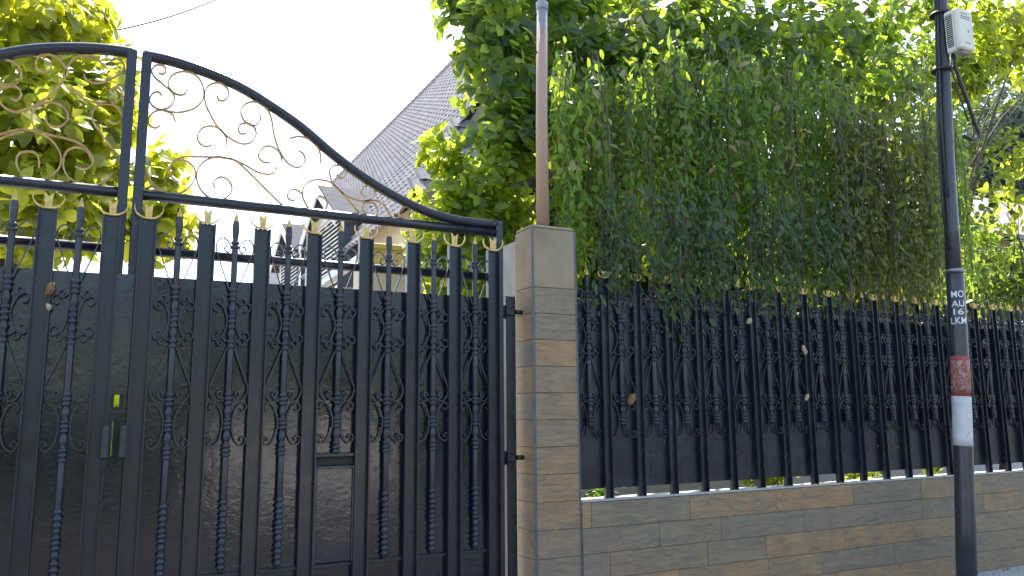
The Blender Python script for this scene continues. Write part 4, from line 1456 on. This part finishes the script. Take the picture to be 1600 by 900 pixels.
# louvred dormers
def dormer(yc):
    d = empty('dormer', Vector((3.92, yc, 0)) - hO, house)
    hw, zb, ze, za = 1.30, 3.95, 5.45, 6.14
    x0 = 3.92
    xr_e, xr_a = 5.0, 5.5
    m = MB()
    # face with gable, and cheeks running back into the roof
    m.add([(0, -hw, zb), (0, hw, zb), (0, hw, ze), (0, 0, za), (0, -hw, ze)], [(0, 1, 2, 3, 4)])
    m.build('dormer_wall', M['whitewash'], d)
    for yy_ in (-hw, hw):
        MB().add([(0.002, yy_, zb), (0.002, yy_, ze - 0.08), (xr_e - x0, yy_, ze - 0.08), (xr_e - x0, yy_, zb)], [(0, 1, 2, 3)]).build('cheek', M['navy'], d)
    lv = MB()
    nl = 17
    for i in range(nl):
        z = zb + 0.15 + (za - 0.5 - zb - 0.2) * i / nl
        half = hw - 0.30 if z < ze - 0.2 else max(0.12, (za - z) / (za - ze) * hw - 0.35)
        lv.add([(-0.05, -half, z), (-0.05, half, z), (0.03, half, z + 0.09), (0.03, -half, z + 0.09), (-0.045, -half, z - 0.018), (-0.045, half, z - 0.018), (0.035, half, z + 0.072), (0.035, -half, z + 0.072)],
               [(0, 1, 2, 3), (4, 7, 6, 5), (0, 4, 5, 1), (1, 5, 6, 2), (2, 6, 7, 3), (3, 7, 4, 0)])
    tag(lv.build('louvres', M['whitewash'], d), kind='stuff')
    MB().box(-0.006, -0.002, -hw + 0.24, hw - 0.24, zb + 0.1, ze).build('louvre_shade', M['vent_dark'], d)  # flat dark sheet on the wall in place of shade behind the louvres
    # roof: two tiled slopes with a white barge board
    for sgn, nm in ((-1, 'dormer_roof'), (1, 'dormer_roof')):
        y_e = sgn * (hw + 0.22)
        zz = ze - 0.20
        MB().add([(-0.22, 0, za + 0.05), (-0.22, y_e, zz), (xr_e - x0 + 0.2, y_e, zz), (xr_a - x0 + 0.3, 0, za + 0.05), (-0.22, 0, za + 0.12), (-0.22, y_e, zz + 0.07), (xr_e - x0 + 0.2, y_e, zz + 0.07), (xr_a - x0 + 0.3, 0, za + 0.12)],
                 [(0, 1, 2, 3), (4, 7, 6, 5), (0, 4, 5, 1), (1, 5, 6, 2), (2, 6, 7, 3), (3, 7, 4, 0)]).build(nm, M['dormertile'], d)
        MB().add([(-0.25, 0, za - 0.12), (-0.25, y_e, zz - 0.17), (-0.25, y_e, zz + 0.04), (-0.25, 0, za + 0.09), (-0.222, 0, za - 0.12), (-0.222, y_e, zz - 0.17), (-0.222, y_e, zz + 0.04), (-0.222, 0, za + 0.09)],
                 [(0, 1, 2, 3), (4, 7, 6, 5), (0, 4, 5, 1), (1, 5, 6, 2), (2, 6, 7, 3), (3, 7, 4, 0)]).build('barge_board', M['whitewash'], d)
    return d


dormer(16.0)
dormer(19.7)
# porch with yellow fascia towards the street
a, b = at(566, 383, 11.0), at(650, 394, 11.0)
zt_, zb_ = at(600, 386, 11.0).z, at(600, 414, 11.0).z
MB().cbox(a.x, a.x + 2.6, 10.9, 11.05, zb_, zt_, 0.01).build('fascia', M['yellow'], house, -hO)
MB().cbox(a.x - 0.02, a.x + 2.62, 10.86, 10.899, zt_ - 0.055, zt_ + 0.02, 0.008).build('fascia_trim', M['yellow'], house, -hO)
MB().box(a.x + 0.05, a.x + 2.5, 11.07, 11.6, 0, zb_ + 0.02).build('porch_wall', M['cream'], house, -hO)
# white sloping verge board left of the porch
c0, c1 = at(574, 396, 11.3), at(500, 447, 11.3)
MB().tube([tuple(c0), tuple(c1)], 0.07, 4, True, False).build('verge_board', M['whitewash'], house, -hO)
# lower front roof with big tiles, seen beside the tree
fr = MB()
for r_ in range(8):
    for c_ in range(12):
        bx_, bz_ = 3.78 + c_ * 0.26 + r_ * 0.155, 4.75 + r_ * 0.21
        arc = [(bx_ + 0.13 - 0.13 * math.cos(t * PI / 4), 0.05 * math.sin(t * PI / 4)) for t in range(5)]
        v_ = []
        for (xx, hh) in arc:
            v_.append((xx, 10.55 + r_ * 0.15 - 0.03, bz_ + hh - 0.0))
            v_.append((xx, 10.55 + r_ * 0.15 + 0.15, bz_ + hh + 0.21))
        fr.add(v_, [(2 * t, 2 * t + 2, 2 * t + 3, 2 * t + 1) for t in range(4)])
tag(fr.build('front_roof_tiles', M['ridgetile'], house, -hO), kind='stuff')
# neighbour behind the creeper
nh = empty('neighbour_house', (14, 12.5, 0))
tag(nh, 'tan walled house glimpsed through the creeper right of the rusty pipe', 'house')
no = Vector(nh.location)
MB().box(7.6, 30, 12.5, 20, 0.0, 6.0).build('wall', M['tanwall'], nh, -no)
MB().add([(7.2, 11.9, 5.9), (30.5, 11.9, 5.9), (30.5, 16.2, 8.6), (7.2, 16.2, 8.6), (7.2, 11.9, 6.02), (30.5, 11.9, 6.02), (30.5, 16.2, 8.72), (7.2, 16.2, 8.72)],
         [(0, 1, 2, 3), (4, 7, 6, 5), (0, 4, 5, 1), (1, 5, 6, 2), (2, 6, 7, 3), (3, 7, 4, 0)]).build('roof', M['ridgetile'], nh, -no)
for wx in (9.4, 13.2, 17.0):
    w_ = MB().cbox(wx, wx + 1.5, 12.44, 12.499, 3.4, 4.9, 0.01).build('window', M['whitewash'], nh, -no)
    for k_ in (0, 1):
        MB().box(wx + 0.09 + 0.69 * k_, wx + 0.72 + 0.69 * k_, 12.43, 12.4395, 3.49, 4.81).build('pane', M['navy'], w_)
# shrub behind the lock opening
grow_tree('driveway_shrub', 'leafy shrub glimpsed through the lock opening of the gate', 'shrub', (0.15, 8.6, 0),
          [(184, 630, 8.3, 60, 60, 0.4), (170, 700, 8.3, 60, 60, 0.4)], 90, 6, 0.16, 0.6, M['leaf_bush'], 0, 1.0, 0.3, 0.03, 6)
# unseen far side of the street, wall and trees added for the gate's reflection
tag(MB().box(1.9, 5.7, -6.3, -6.15, -0.15, 1.55).build('unseen_opposite_wall', M['whitewash']), kind='structure')
oc = MB()
C, AX = np.stack([RNG.uniform(-16, 34, 2600), RNG.uniform(-9.5, -6.6, 2600), 0.1 + 4.7 * RNG.uniform(0, 1, 2600) ** 1.2], 1), RNG.normal(0, 1, (2600, 3)) + np.array([0, 0.3, 0.4])
P, D, N, LL, W = whorls(C, AX, 4, 0.42, 0.7, 1.0, 0.3)
tag(leaf_object('unseen_opposite_trees', leaf_arrays(P, D, N, LL, W), M['leaf_dark']), kind='stuff')
print('objects', len(bpy.data.objects))
